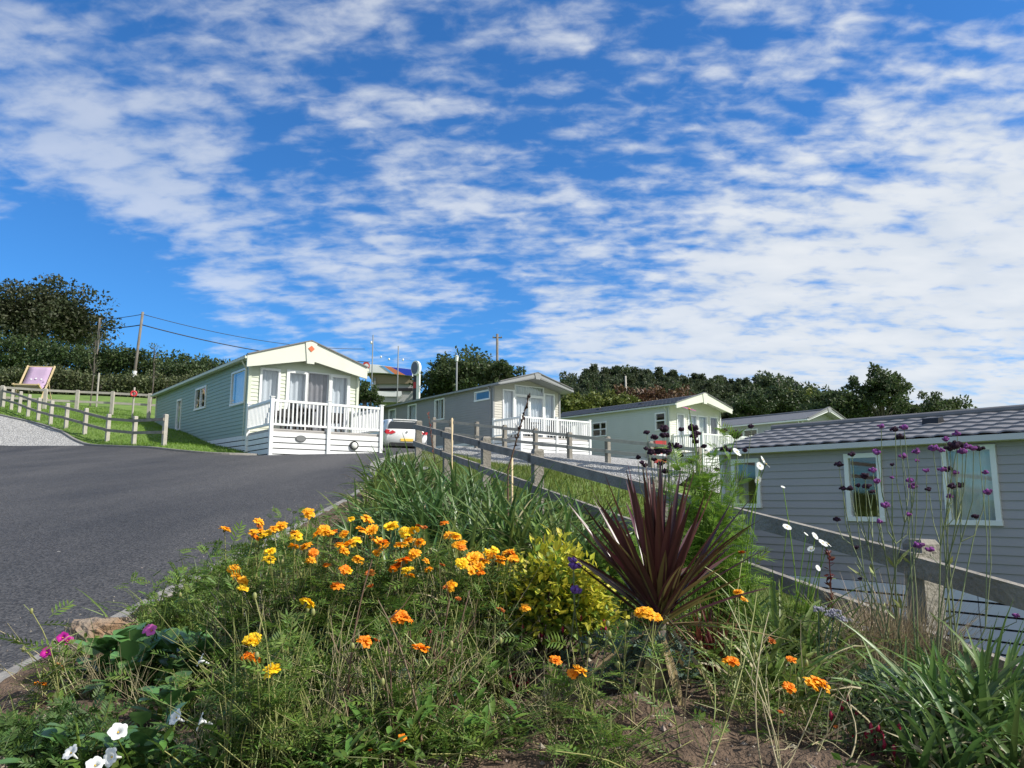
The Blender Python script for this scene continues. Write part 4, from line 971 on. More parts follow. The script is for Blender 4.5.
def pinnate(mb, P, D, L, pairs=5, wid=.085, ll=.36, mi=0, droop=.25):
    n = len(P); L = np.broadcast_to(L, (n,)); D = D / np.linalg.norm(D, axis=1, keepdims=True)
    S = np.cross(D, np.array((0, 0, 1.0)) + rng.normal(size=(n, 3)) * .35); S /= np.linalg.norm(S, axis=1, keepdims=True) + 1e-9
    Nn = np.cross(S, D); dn = np.array((0, 0, -1.0))
    PP, DD, NN, LL = [], [], [], []
    for k in range(pairs):
        f = (k + 1) / (pairs + .6); pos = P + D * (L * f)[:, None] + dn * (L * droop * f * f)[:, None]
        for sg in (-1, 1):
            PP.append(pos); d = D * .62 + S * sg * .75 + dn * droop * .5 * f; DD.append(d / np.linalg.norm(d, axis=1, keepdims=True)); NN.append(Nn); LL.append(L * ll * (1 - .45 * abs(f - .45)))
    e = P + D * (L * .9)[:, None] + dn * (L * droop * .8)[:, None]; PP.append(e); DD.append(D); NN.append(Nn); LL.append(L * ll * .8)
    LL = np.concatenate(LL); leaves(mb, np.vstack(PP), np.vstack(DD), np.vstack(NN), LL, LL * wid * 2.9, mi)
    tip = P + D * L[:, None] + dn * (L * droop)[:, None]; md = P + D * (L * .5)[:, None] + dn * (L * droop * .25)[:, None]
    mb.tubes(np.stack([P, md, tip], 1), np.array([.0011, .0009, .0005]), 3, mi)
def wb(mb, name, m, root, smooth=False):
    o = mb.build(name, m, root, smooth=smooth); o.location = tuple(-np.array(root.location)); return o
def U(a, b, n=None): return rng.uniform(a, b, n)
def clump(name, px, Yd, label, n, L, W, m, cat='plant', group=None, tilt=(.05, .9), droop=(.3, 1.5), spread=.10, fold=.2, segs=7, azr=(0, 6.283), dead=0, twist=.5, at_=None, zoff=0):
    b0 = soilpt(px, Yd) if at_ is None else np.array(at_, float); b0[2] += zoff
    r = empty(name, b0, 0, label, cat, group)
    mb = MB(); a = U(*azr, n); rad = spread * np.sqrt(U(0, 1, n)); aa = U(0, 6.283, n)
    base = b0 + np.column_stack([rad * np.cos(aa), rad * np.sin(aa), np.full(n, -.03)])
    blades(mb, n, base, L * U(.55, 1.1, n), W * U(.7, 1.2, n), a, U(*tilt, n) , U(*droop, n), segs=segs, fold=fold, twist=twist)
    wb(mb, 'leaves', m, r, smooth=True)
    if dead:
        mb = MB(); n = dead; a = U(*azr, n); base = b0 + np.column_stack([spread * rng.normal(size=n) * .6, spread * rng.normal(size=n) * .6, np.zeros(n)])
        blades(mb, n, base, L * U(.4, .9, n), W * .6, a, U(.3, 1.2, n), U(.5, 1.6, n), segs=5, fold=.3, twist=.8); wb(mb, 'dead_leaves', M['l_straw'], r, smooth=True)
    return r
# strap-leaved clumps behind the flowers
G1 = 'strap leaved clumps behind the marigolds'
for i, (px, Yd, n, L, lab) in enumerate(((376, 6.6, 70, .48, 'strap leaved green clump at the road edge, farthest left of its row'), (362, 5.8, 40, .34, 'low strap leaved clump overhanging the kerb behind the left marigolds'), (392, 11.5, 70, .55, 'strap leaved clump inside the kerb bend nearest the veranda'), (400, 11.0, 90, .62, 'strap leaved clump on the gravel beside the fence corner post'), (384, 7.8, 80, .52, 'strap leaved clump leaning over the kerb halfway to the bend'), (402, 6.0, 100, .58, 'strap leaved green clump behind the tallest marigolds, second from the road'),
        (436, 5.4, 120, .66, 'large arching strap leaved clump behind the middle marigolds'), (486, 5.0, 120, .62, 'dark arching strap leaved clump behind the golden shrub'), (538, 4.7, 120, .62, 'dense strap leaved clump behind the top of the golden shrub'),
        (590, 4.6, 110, .60, 'strap leaved clump just left of the purple sword plant'), (632, 4.9, 70, .55, 'strap leaved clump half hidden behind the purple sword plant'), (415, 8.0, 90, .72, 'tall strap leaved clump near the fence corner post'),
        (386, 9.2, 70, .55, 'spiky green clump by the kerb bend'), (470, 7.0, 80, .74, 'upright strap leaved clump in front of the second fence post'), (528, 6.4, 90, .68, 'upright strap leaved clump below the fence rail, middle of the slope'), (572, 5.9, 80, .58, 'low strap leaved clump under the fence rail'),
        (455, 4.2, 70, .48, 'low dark clump directly behind the middle marigolds'), (395, 4.2, 70, .46, 'low dark clump directly behind the left marigolds'))):
    clump('strap_leaf_plant', px, Yd, lab, int(n * 1.15), L * 1.18, .030, M['l_strap'] if i % 4 else M['l_strap2'], group=G1, tilt=(.02, .85), droop=(.3, 1.6), spread=.20, dead=18)
G2 = 'yellow green clumps under the right hand fence'
for px, Yd, n, L, lab in ((738, 3.5, 110, .42, 'yellow green grassy clump right of the purple sword plant'), (778, 3.1, 150, .44, 'thick yellow green grassy clump under the fence rail'), (818, 3.0, 130, .40, 'yellow green grassy clump left of the dry grass'), (850, 3.2, 90, .34, 'low yellow green clump at the foot of the dry grass'), (760, 2.65, 70, .30, 'short green clump over the bare soil beside the orange blooms'), (800, 2.6, 70, .28, 'short green clump above the large orange double bloom')):
    clump('grassy_plant', px, Yd, lab, int(n * 1.15), L * 1.2, .022, M['l_strap2'], group=G2, tilt=(.05, .9), droop=(.5, 1.9), spread=.12, dead=30)
G3 = 'long leaved green clumps in the near right corner'
for px, Yd, n, L, lab in ((925, 2.45, 80, .34, 'long leaved clump at the left of the near right corner'), (968, 2.2, 90, .36, 'long leaved clump in the middle of the near right corner'), (1012, 2.25, 90, .40, 'long leaved clump at the right edge of the bed'), (992, 2.7, 80, .38, 'long leaved clump behind the others in the near right corner'), (940, 2.05, 60, .28, 'short long leaved clump lowest in the near right corner'), (1040, 2.0, 60, .36, 'long leaved clump cut by the right edge in the near corner'), (905, 2.75, 60, .26, 'small green clump at the foot of the dry grass and purple flowers')):
    clump('long_leaf_plant', px, Yd, lab, int(n * .9), L * 1.2, .022, M['l_corner'] if Yd > 2.22 else M['l_strap'], group=G3, tilt=(.05, .8), droop=(.3, 1.6), spread=.10, dead=22)
G4 = 'dry grass tufts by the fence post'
for px, Yd, n, L, lab in ((880, 3.0, 190, .40, 'pale dry grass tuft left of the near fence post'), (908, 3.05, 240, .48, 'tall pale dry grass tuft in front of the near fence post'), (936, 2.95, 160, .38, 'pale dry grass tuft right of the near fence post'), (862, 2.8, 120, .26, 'short dry grass tuft at the left of the fence post')):
    clump('dry_grass', px, Yd, lab, int(n * 1.9), L * 1.15, .0055, M['l_dry'], cat='grass tuft', group=G4, tilt=(.02, .5), droop=(.05, .9), spread=.09, segs=5, fold=.1)
# bronze grass-like plant behind the sword plant
clump('bronze_plant', 712, 2.95, 'bronze red leaved plant at the base of the purple sword plant', 90, .34, .014, M['redgrass'], tilt=(.02, .6), droop=(.1, .9), spread=.07)
# dark striped spiky plant at left
r = clump('striped_spiky_plant', 262, 3.25, 'small dark spiky plant with cream striped leaves leaning over the road', 42, .36, .022, M['phorm'], tilt=(.35, 1.35), droop=(-.1, .35), spread=.05, fold=.35, azr=(1.9, 4.4), twist=.2)
b0 = np.array(r.location); mb = MB(); n = 26; blades(mb, n, b0, .34 * U(.7, 1.1, n), .009, U(1.9, 4.4, n), U(.4, 1.35, n), U(-.1, .3, n), segs=6, fold=.3); wb(mb, 'striped_leaves', M['phormedge'], r, smooth=True)
M['l_leafy'] = leafm('lanceolate_leaves', (.10, .19, .035), .35, rough=.42, transl=.3, spec=.4)
# ---- purple sword plant
b0 = soilpt(662, 2.55); r = empty('sword_leaf_palm', b0, 0, 'spiky palm like plant with a fan of dark purple sword leaves', 'plant')
tr = MB(); tr.tube([b0 + (0, 0, -.05), b0 + (.005, 0, .12), b0 + (0, .01, .25)], [.026, .024, .028], 10); wb(tr, 'trunk', M['bark'], r, smooth=True)
cz = b0 + (0, 0, .245)
def sword(n, L, W, tl, dr, mis, name, mats, azr=(0, 6.283), z=0, prof=None):
    mb = MB(); a = (azr[0] + (azr[1] - azr[0]) * (np.arange(n) + U(0, .9, n)) / n); blades(mb, n, cz + np.column_stack([U(-.012, .012, n), U(-.012, .012, n), U(-.03, .03, n) + z]), L * U(.82, 1.08, n), W * U(.8, 1.15, n), a, tl(n), dr(n) + np.where(rng.random(n) < .10, U(.1, .35, n), 0), segs=8, cols=4, fold=.20, mis=mis, prof=prof or (lambda t: (1 - t ** 2.6) * (.40 + .60 * np.minimum(1, t * 2.6))), twist=.3); wb(mb, name, mats, r, smooth=True)
sword(22, .50, .033, lambda n: U(.03, .42, n), lambda n: U(-.05, .10, n), [0, 0, 0, 0], 'inner_leaves', [M['cord']])
sword(34, .48, .034, lambda n: U(.40, .82, n), lambda n: U(-.08, .16, n), [0, 0, 0, 0], 'leaves', [M['cord']])
sword(22, .44, .033, lambda n: U(.75, 1.15, n), lambda n: U(-.10, .2, n), [0, 1, 0, 0], 'outer_leaves', [M['cord'], M['cordrib']])
sword(10, .33, .038, lambda n: U(.3, 1.05, n), lambda n: U(.0, .3, n), [1, 1, 0, 1], 'olive_leaves', [M['cord'], M['cordrib']], azr=(3.5, 5.9))
sword(5, .36, .034, lambda n: U(2.45, 2.85, n), lambda n: U(.0, .15, n), [0, 0, 1, 0], 'dead_leaves', [M['tan'], M['cordrib']], z=-.005, azr=(3.4, 6.0))
sword(7, .30, .030, lambda n: U(2.3, 2.9, n), lambda n: U(.0, .2, n), [1, 0, 1, 1], 'withered_leaves', [M['tan'], M['cordrib']], z=-.01, azr=(.3, 2.8))
sword(1, .36, .036, lambda n: U(2.05, 2.1, n), lambda n: U(.0, .1, n), [0, 0, 1, 0], 'drooping_leaf', [M['tan'], M['cordrib']], azr=(3.5, 3.6))
sword(2, .38, .030, lambda n: U(1.45, 1.65, n), lambda n: U(.0, .2, n), [0, 0, 0, 0], 'pale_leaf', [M['tan']], azr=(-.45, .0), z=-.01)
# ---- marigold blooms
def bloom_mesh(seed, size, rings=((9, 1.0, .25), (8, .78, .7), (7, .5, 1.1)), curl=.3):
    g = np.random.default_rng(seed); mb = MB()
    for n, rr, el in rings:
        for k in range(n):
            a = 2 * math.pi * k / n + g.uniform(-.2, .2); L = size * .5 * rr * g.uniform(.85, 1.12); e = el + g.uniform(-.25, .25)
            t = np.linspace(0, 1, 4); w = L * .88 * np.array((.25, .75, 1.0, .72)); V = []
            d = np.array((math.cos(a), math.sin(a))); s_ = np.array((-d[1], d[0]))
            for i, tt in enumerate(t):
                ee = e - curl * 1.6 * tt; rad = L * tt * math.cos(max(e - curl * tt, -.6)); z = L * tt * math.sin(e - curl * tt * tt)
                V.append([(*(d * (rad * (1 - (.10 if (abs(u) < .1 and i == 3) else 0))) + s_ * (w[i] * .5 * u)), z + .10 * w[i] * math.cos(u * 3.1 + k) + g.uniform(-.03, .03) * L) for u in (-1, -.45, 0, .45, 1)])
            mb.grid(np.array(V))
    for k in range(14):
        a = g.uniform(0, 6.28); q = g.uniform(0, .2) * size; c = np.array((q * math.cos(a), q * math.sin(a), .10 * size)); mb.ball(c, size * .06, 0, 5, 3)
    mb.tube([(0, 0, -.30 * size), (0, 0, -.22 * size), (0, 0, .05 * size)], [.03 * size, .10 * size, .14 * size], 7, 1)
    return mb
BL = {}
def bloom_proto(key, i):
    k = (key, i)
    if k not in BL:
        m = {'o': 'p_orange', 'a': 'p_amber', 'y': 'p_yellow', 'r': 'p_rust'}[key]
        size = .043 if key != 'r' else .032
        rings = (((9, 1.0, .22), (8, .78, .65), (7, .5, 1.1)), ((8, 1.0, .05), (7, .75, .5), (6, .45, 1.0)), ((10, 1.0, .45), (9, .8, .9), (7, .5, 1.25)))[i % 3] if key != 'r' else ((8, .9, .9), (7, .7, 1.2))
        o = bloom_mesh(hash((i, len(key))) % 100 + i * 7, size, rings).build('bloom', [M[m], M['l_olive']]); COL.objects.unlink(o); BL[k] = o.data; bpy.data.objects.remove(o)
    return BL[k]
def add_bloom(root, p, key, sc=1.0, tilt=.35, name='bloom', data=None, toward=None):
    o = bpy.data.objects.new(name, data or bloom_proto(key, int(rng.integers(0, 4)))); COL.objects.link(o); o.parent = root
    o.location = tuple(np.array(p) - np.array(root.location)); d = Vector((rng.normal() * tilt + .12, rng.normal() * tilt - .30, 1)) if toward is None else Vector(toward)
    o.rotation_mode = 'QUATERNION'; o.rotation_quaternion = d.to_track_quat('Z', 'Y') @ Matrix.Rotation(rng.random() * 6.28, 3, 'Z').to_quaternion(); o.scale = (sc, sc, sc)
    return o
def stems_to(b0, P, spread=.05, r0=.0032, bow=.06, side=5, segs=6):
    P = np.asarray(P, float); n = len(P); s0 = b0 + np.column_stack([rng.normal(size=n) * spread, rng.normal(size=n) * spread, np.full(n, -.03)])
    t = np.linspace(0, 1, segs)[None, :, None]; ctrl = (s0 + P) / 2 + rng.normal(size=(n, 3)) * np.array((bow, bow, .01)); ctrl[:, :2] = .65 * s0[:, :2] + .35 * P[:, :2] + rng.normal(size=(n, 2)) * bow * .5
    Q = s0[:, None] * (1 - t) ** 2 + 2 * ctrl[:, None] * t * (1 - t) + P[:, None] * t * t
    return Q
def marigold(px, Yd, flowers, label, nleaf=170, nstraw=26, buds=4, height=.42):
    b0 = soilpt(px, Yd); r = empty('marigold_plant', b0, 0, label, 'marigold', 'marigold plants')
    if nleaf >= 300:
        flowers = flowers + [(f[0] + rng.normal() * 9, f[1] + 3 + rng.normal() * 6, f[2] - .03 + rng.normal() * .05, 'aayyor'[int(rng.integers(0, 6))], U(.7, 1.0)) for f in flowers if rng.random() < .75]
    P = np.array([at(f[0], f[1], f[2]) for f in flowers])
    nb = buds; extra = b0 + np.column_stack([rng.normal(size=nb) * .10, rng.normal(size=nb) * .08, U(.45, .95, nb) * height])
    tips = np.vstack([P - (0, 0, .014), extra]); Q = stems_to(b0, tips)
    for q in Q: mb = MB(); mb.tubes(q[None], np.linspace(.0026, .0015, Q.shape[1])[None], 5); wb(mb, 'stem', M['l_olive'], r, smooth=True)
    mb = MB()
    n = 22; i = rng.integers(0, len(Q), n); k = rng.integers(1, Q.shape[1] - 1, n); S0 = Q[i, k]; E = S0 + np.column_stack([rng.normal(size=n) * .06, rng.normal(size=n) * .05, U(.02, .10, n)])
    mb.tubes(np.stack([S0, (S0 + E) / 2 + (0, 0, .01), E], 1), np.array([.0018, .0015, .001]), 4, 1)
    n = nleaf; i = rng.integers(0, len(Q), n); tt = U(.25, .95, n) * (Q.shape[1] - 1); k = tt.astype(int); f = (tt - k)[:, None]
    PP = Q[i, k] * (1 - f) + Q[i, np.minimum(k + 1, Q.shape[1] - 1)] * f + rng.normal(size=(n, 3)) * np.array((.03, .03, .012)); D = rand_dirs(n) * np.array((1, 1, .35)) + np.array((0, 0, .35))
    pinnate(mb, PP, D, U(.045, .10, n)); wb(mb, 'foliage', [M['l_marigold'], M['l_olive']], r)
    if nstraw:
        E = b0 + np.column_stack([rng.normal(size=nstraw) * .12, rng.normal(size=nstraw) * .10, U(.12, .95, nstraw) * height]); Q2 = stems_to(b0, E, .08); mb = MB(); mb.tubes(Q2, np.linspace(.0019, .0008, Q2.shape[1])[None], 4); wb(mb, 'dry_stems', M['l_olive' if rng.random() < .5 else 'l_straw'], r, smooth=True)
    for e in extra: mb = MB(); mb.ball(e, (.006, .006, .010), 0, 6, 5); wb(mb, 'bud', M['l_olive'], r, smooth=True)
    for f, p in zip(flowers, P): add_bloom(r, p, f[3], f[4] if len(f) > 4 else U(.9, 1.12))
    return r
MG = [
 (238, 2.75, [(225, 529, 2.75, 'a'), (234, 569, 2.7, 'a', 1.1), (237, 577, 2.68, 'a'), (259, 521.5, 2.8, 'a', 1.1), (260, 531, 2.74, 'a'), (253, 532, 2.7, 'a', .9), (230, 585, 2.7, 'r')], 'marigold plant nearest the road above the striped spiky plant'),
 (283, 2.7, [(281, 525, 2.8, 'a', 1.15), (274, 528, 2.72, 'a'), (296, 535, 2.7, 'y', 1.15), (269, 558, 2.6, 'y', 1.2), (309, 512, 2.8, 'a', 1.2), (306, 546, 2.65, 'a', 1.1), (313, 552, 2.6, 'o', .9)], 'tall marigold plant left of the middle with amber blooms'),
 (322, 2.75, [(324, 529, 2.75, 'a', 1.25), (318, 533, 2.7, 'a', 1.1), (332, 533, 2.78, 'o'), (311, 560, 2.6, 'a', .8), (327, 565, 2.6, 'o', .7), (337, 586, 2.5, 'o', 1.1), (348, 545, 2.65, 'a', 1.3), (344, 550, 2.6, 'a')], 'marigold plant with crowded amber blooms left of the tallest cluster'),
 (368, 2.8, [(367, 519, 2.85, 'a', 1.3), (372, 530, 2.8, 'a', 1.1), (362, 530, 2.78, 'a', 1.1), (379, 543, 2.75, 'a', 1.25), (370, 575, 2.6, 'r', 1.4), (359, 559, 2.65, 'a', 1.1), (384, 546, 2.72, 'a', 1.1), (356, 540, 2.7, 'y')], 'marigold plant at the top of the tallest amber cluster'),
 (405, 2.8, [(391, 526.5, 2.85, 'y', 1.3), (405, 531, 2.82, 'y', 1.2), (401, 545, 2.75, 'a', 1.3), (414, 553, 2.7, 'a', 1.2), (403, 561, 2.65, 'o', 1.35), (420, 543, 2.75, 'a'), (409, 540, 2.78, 'a', 1.1), (428, 569, 2.6, 'a', .8), (397, 566, 2.66, 'o'), (424, 529, 2.8, 'r'), (418, 527, 2.82, 'r', .9)], 'marigold plant with a deep orange bloom below yellow ones'),
 (455, 2.8, [(449, 535, 2.85, 'a', 1.2), (456, 537, 2.82, 'a', .9), (460, 544, 2.8, 'a', 1.15), (466, 562, 2.75, 'a', 1.25), (473, 558, 2.72, 'a', 1.2), (478, 567, 2.7, 'a', 1.1), (450, 585, 2.55, 'a', 1.1), (462, 563, 2.68, 'y', 1.1), (442, 566, 2.7, 'r', .8)], 'marigold plant right of the middle beside the golden shrub'),
 (496, 2.85, [(478, 556, 2.8, 'a', 1.2), (492, 556, 2.8, 'a', 1.25), (508, 554, 2.85, 'a', 1.25), (485, 561, 2.75, 'a'), (500, 559, 2.78, 'a', 1.1), (513, 558, 2.8, 'a'), (500, 612, 2.5, 'r', 1.2), (525, 607, 2.45, 'a', .95), (488, 552, 2.82, 'y')], 'marigold plant touching the left side of the golden shrub'),
 (262, 2.02, [(253, 639, 2.02, 'y', 1.05), (255, 657, 1.98, 'o', .9), (246, 656, 2.0, 'o', .7), (271, 670, 1.95, 'y', 1.15), (307, 603, 2.1, 'y', 1.1), (249, 641, 2.0, 'y', .8)], 'low marigold plant in front with bright yellow blooms'),
 (375, 2.15, [(365, 640, 2.1, 'o', 1.05), (401, 617, 2.2, 'o', 1.0), (395, 619, 2.2, 'o', .9), (408, 619, 2.2, 'o', .8), (376, 642, 2.12, 'r', .8), (402, 737, 1.95, 'o', .6)], 'sparse marigold plant in front with deep orange blooms'),
 (424, 2.2, [(420, 649, 2.12, 'o', 1.1), (458, 600, 2.4, 'r', .8), (371, 751, 1.95, 'r', .5)], 'nearly bare marigold plant with one flat orange bloom'),
 (570, 2.25, [(556, 660, 2.25, 'o', .9), (579, 671, 2.2, 'a', 1.05), (573, 673, 2.2, 'o', .8)], 'small marigold plant on bare soil in front of the golden shrub'),
 (645, 2.2, [(648, 613, 2.25, 'a', 1.1), (641, 612, 2.25, 'a', 1.0), (656, 617, 2.25, 'a', .9)], 'marigold plant in front of the purple sword plant'),
 (738, 2.35, [(732, 662, 2.3, 'o', 1.0), (726, 661, 2.3, 'a', .7), (738, 592, 2.5, 'a', .8), (742, 554, 2.6, 'r', 1.0), (771, 642, 2.35, 'r', 1.0), (744, 600, 2.5, 'a', .6)], 'thin marigold plant right of the purple sword plant'),
 (800, 2.3, [(789, 688, 2.2, 'o', .9), (791, 660, 2.3, 'o', .7), (812, 684, 2.2, 'a', 1.15), (824, 686, 2.2, 'a', 1.15), (818, 682, 2.22, 'o', 1.1), (780, 713, 2.1, 'r', .6), (836, 728, 2.1, 'r', .6)], 'marigold plant over bare soil with a large double bloom'),
 (55, 2.75, [(40, 685, 2.72, 'o', 1.0), (57, 667, 2.8, 'r', 1.3), (63, 671, 2.8, 'r')], 'small marigold plant beside the kerb at the far left'),
]
for i, (px, Yd, fl, lab) in enumerate(MG):
    sparse = i in (8, 9, 10, 11, 12, 13, 14)
    marigold(px, Yd, fl, lab, nleaf={9: 60, 10: 40, 11: 30, 12: 60, 13: 60, 14: 50, 8: 110, 7: 240}.get(i, 300), nstraw={8: 60, 9: 54, 10: 8, 11: 5, 12: 9, 13: 9, 14: 12}.get(i, 64), buds=3 if sparse else 6, height=.34 if sparse else .50)
# filler marigold foliage plants without bloom (front of the drift)
for px, Yd, n, hgt, lab in ((300, 2.35, 130, .36, 'leafy marigold plant without blooms in front of the amber cluster'), (345, 2.35, 120, .34, 'leafy marigold plant without blooms below the tallest cluster'), (425, 2.5, 140, .34, 'leafy marigold plant without blooms below the deep orange bloom'), (470, 2.45, 110, .30, 'leafy marigold plant without blooms left of the golden shrub'), (595, 2.05, 130, .16, 'fresh ferny seedling clump on the soil below the sword plant'), (310, 2.0, 80, .24, 'low leafy marigold plant without blooms at the bottom edge'), (452, 2.05, 90, .15, 'low leafy seedling clump at the bottom middle'), (215, 2.5, 120, .2, 'low leafy marigold plant between the broad leaves and yellow blooms'), (545, 2.35, 40, .12, 'small seedling clump beside the small orange marigold')):
    b0 = soilpt(px, Yd); r = empty('marigold_plant', b0, 0, lab, 'marigold', 'marigold plants without blooms')
    k = 34; tips = b0 + np.column_stack([rng.normal(size=k) * .12, rng.normal(size=k) * .10, U(.4, 1, k) * hgt]); Q = stems_to(b0, tips, .07); mb = MB(); mb.tubes(Q, np.linspace(.0022, .001, Q.shape[1])[None], 4); wb(mb, 'stems', M['l_olive'], r, smooth=True)
    mb = MB(); i = rng.integers(0, k, n); j = rng.integers(1, Q.shape[1], n); PP = Q[i, j] + rng.normal(size=(n, 3)) * np.array((.03, .03, .015)); pinnate(mb, PP, rand_dirs(n) * np.array((1, 1, .4)) + np.array((0, 0, .4)), U(.05, .10, n)); wb(mb, 'foliage', M['l_marigold'], r)
# ---- golden shrub
b0 = soilpt(552, 2.95); r = empty('golden_shrub', b0, 0, 'rounded shrub with golden yellow leaves left of the purple sword plant', 'shrub')
def shell(n, rx, ry, rz, zc, lo, hi): d = rand_dirs(n); d[:, 2] = np.abs(d[:, 2]) * 1.05 - .35 * (rng.random(n)); rad = U(lo, hi, n)[:, None] * (1 + .12 * np.sin(d[:, :1] * 6 + 1) + .1 * np.sin(d[:, 1:2] * 7)); return b0 + d * rad * np.array((rx, ry, rz)) + np.array((0, 0, zc)), d
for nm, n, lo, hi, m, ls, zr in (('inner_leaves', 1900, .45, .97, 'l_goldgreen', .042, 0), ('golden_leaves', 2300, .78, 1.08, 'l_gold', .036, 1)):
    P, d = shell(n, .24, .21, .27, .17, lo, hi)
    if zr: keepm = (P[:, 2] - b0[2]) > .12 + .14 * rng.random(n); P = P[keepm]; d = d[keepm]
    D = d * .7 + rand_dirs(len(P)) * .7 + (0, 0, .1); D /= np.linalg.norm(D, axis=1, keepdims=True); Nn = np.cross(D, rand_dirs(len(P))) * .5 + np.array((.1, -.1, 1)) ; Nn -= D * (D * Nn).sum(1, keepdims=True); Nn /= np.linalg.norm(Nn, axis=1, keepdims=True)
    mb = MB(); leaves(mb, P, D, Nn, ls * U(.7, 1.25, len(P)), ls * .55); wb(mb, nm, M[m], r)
P, d = shell(40, .2, .18, .28, .2, .7, 1.0); Q = stems_to(b0, P, .03); mb = MB(); mb.tubes(Q, np.linspace(.004, .0015, Q.shape[1])[None], 5); wb(mb, 'stems', M['l_brownstem'], r, smooth=True)
def pendants(r, P, m, L=.022):
    for p in P: mb = MB(); mb.tube([p, p + (0, 0, -L * .5), p + (0, 0, -L)], [.002, .0065, .002], 6); wb(mb, 'red_flower', M[m], r, smooth=True)
P, d = shell(34, .23, .21, .24, .14, .9, 1.05); pendants(r, P, 'p_red')
# crimson flowered low shrubs
for px, Yd, lab, n, rad, hz in ((868, 2.12, 'small shrub with crimson hanging flowers at the bottom right', 420, .10, .12), (432, 2.55, 'small crimson flowered shrub hidden among the marigold stems', 120, .09, .24), (505, 2.55, 'low crimson flowered shrub at the foot of the golden shrub', 120, .09, .10)):
    b0 = soilpt(px, Yd); r = empty('crimson_shrub', b0, 0, lab, 'shrub', 'crimson flowered shrubs'); P = b0 + rand_dirs(n) * (rad * U(.4, 1.1, n))[:, None] * np.array((1, 1, .8)) + np.array((0, 0, hz * .7)); mb = MB(); D = rand_dirs(n) + (0, 0, .3); D /= np.linalg.norm(D, axis=1, keepdims=True); leaves(mb, P, D, np.cross(D, rand_dirs(n)), .020, .012); wb(mb, 'leaves', M['l_mid'], r)
    i = rng.choice(n, 22); pendants(r, P[i], 'p_red', .026); Q = stems_to(b0, P[i], .02); mb = MB(); mb.tubes(Q, np.linspace(.003, .0012, Q.shape[1])[None], 4); wb(mb, 'stems', M['l_brownstem'], r)
# ---- leafy lanceolate plants between the marigold stems
for px, Yd, n, rad, hz, lab in ((450, 2.12, 240, .12, .16, 'bright leafy plant at the bottom middle below the flat orange bloom'), (492, 2.2, 110, .09, .11, 'bright leafy plant at the edge of the bare soil'), (352, 1.98, 190, .10, .14, 'leafy plant at the bottom edge under the dark stalks'), (252, 2.25, 220, .12, .18, 'leafy plant behind the bright yellow blooms'), (322, 2.45, 240, .13, .22, 'leafy plant in the middle of the left marigolds'), (405, 2.6, 240, .13, .24, 'leafy plant below the deep orange double bloom'), (470, 2.55, 200, .11, .20, 'leafy plant left of the golden shrub below the amber blooms'), (205, 2.0, 200, .12, .10, 'leafy plant at the bottom edge under the side facing petunias'), (285, 1.92, 160, .10, .10, 'leafy plant at the bottom edge below the lowest yellow bloom'), (215, 3.2, 180, .12, .16, 'leafy plant between the striped spiky plant and the broad leaves'), (240, 2.9, 200, .12, .2, 'leafy plant under the leftmost marigolds')):
    b0 = soilpt(px, Yd); r = empty('leafy_plant', b0, 0, lab, 'plant', 'leafy plants among the marigolds'); k = 16; tips = b0 + np.column_stack([rng.normal(size=k) * rad * .8, rng.normal(size=k) * rad * .7, U(.4, 1.1, k) * hz]); Q = stems_to(b0, tips, .04); mb = MB(); mb.tubes(Q, np.linspace(.0025, .0012, Q.shape[1])[None], 4, 1)
    i = rng.integers(0, k, n); j = rng.integers(1, Q.shape[1], n); az_ = U(0, 6.28, n); blades(mb, n, Q[i, j] + rng.normal(size=(n, 3)) * .008, U(.03, .075, n), U(.011, .021, n), az_, U(.5, 1.4, n), U(.1, 1.0, n), segs=4, cols=2, fold=.18, mi=0, prof=lambda t: np.sin(np.clip(t * .96 + .04, 0, 1) * np.pi) ** .8); wb(mb, 'foliage', [M['l_leafy'], M['l_olive']], r, smooth=True)
# ---- weedy plants hiding the kerb
for px, Yd, n, rad, lab in ((205, 3.75, 130, .13, 'weedy tuft hanging over the kerb left of the striped spiky plant'), (235, 4.1, 130, .14, 'weedy tuft hanging over the kerb above the striped spiky plant'), (262, 4.5, 130, .14, 'weedy tuft hanging over the kerb behind the leftmost marigold'), (288, 5.0, 140, .15, 'weedy tuft hanging over the kerb behind the amber marigolds'), (175, 3.5, 110, .10, 'weedy tuft hanging over the kerb right of the boulder'), (312, 6.0, 120, .16, 'weedy tuft hanging over the kerb before the strap leaved clumps')):
    b0 = soilpt(px, Yd); r = empty('weed_tuft', b0, 0, lab, 'weed', 'weeds hanging over the kerb'); mb = MB(); a = U(0, 6.28, n); blades(mb, n, b0 + np.column_stack([rng.normal(size=n) * rad, rng.normal(size=n) * rad, np.zeros(n)]), U(.12, .34, n), U(.004, .010, n), a, U(.0, .9, n), U(.2, 1.5, n), segs=5, twist=.6, mi=1)
    P = b0 + np.column_stack([rng.normal(size=n) * rad, rng.normal(size=n) * rad, U(.02, .26, n)]); pinnate(mb, P, rand_dirs(n) * np.array((1, 1, .5)) + (0, 0, .4), U(.05, .10, n), wid=.12); wb(mb, 'foliage', [M['l_marigold'], M['l_strap2']], r)
M['l_darkfern'] = leafm('dark_ferny_leaves', (.055, .105, .022), .35, transl=.25)
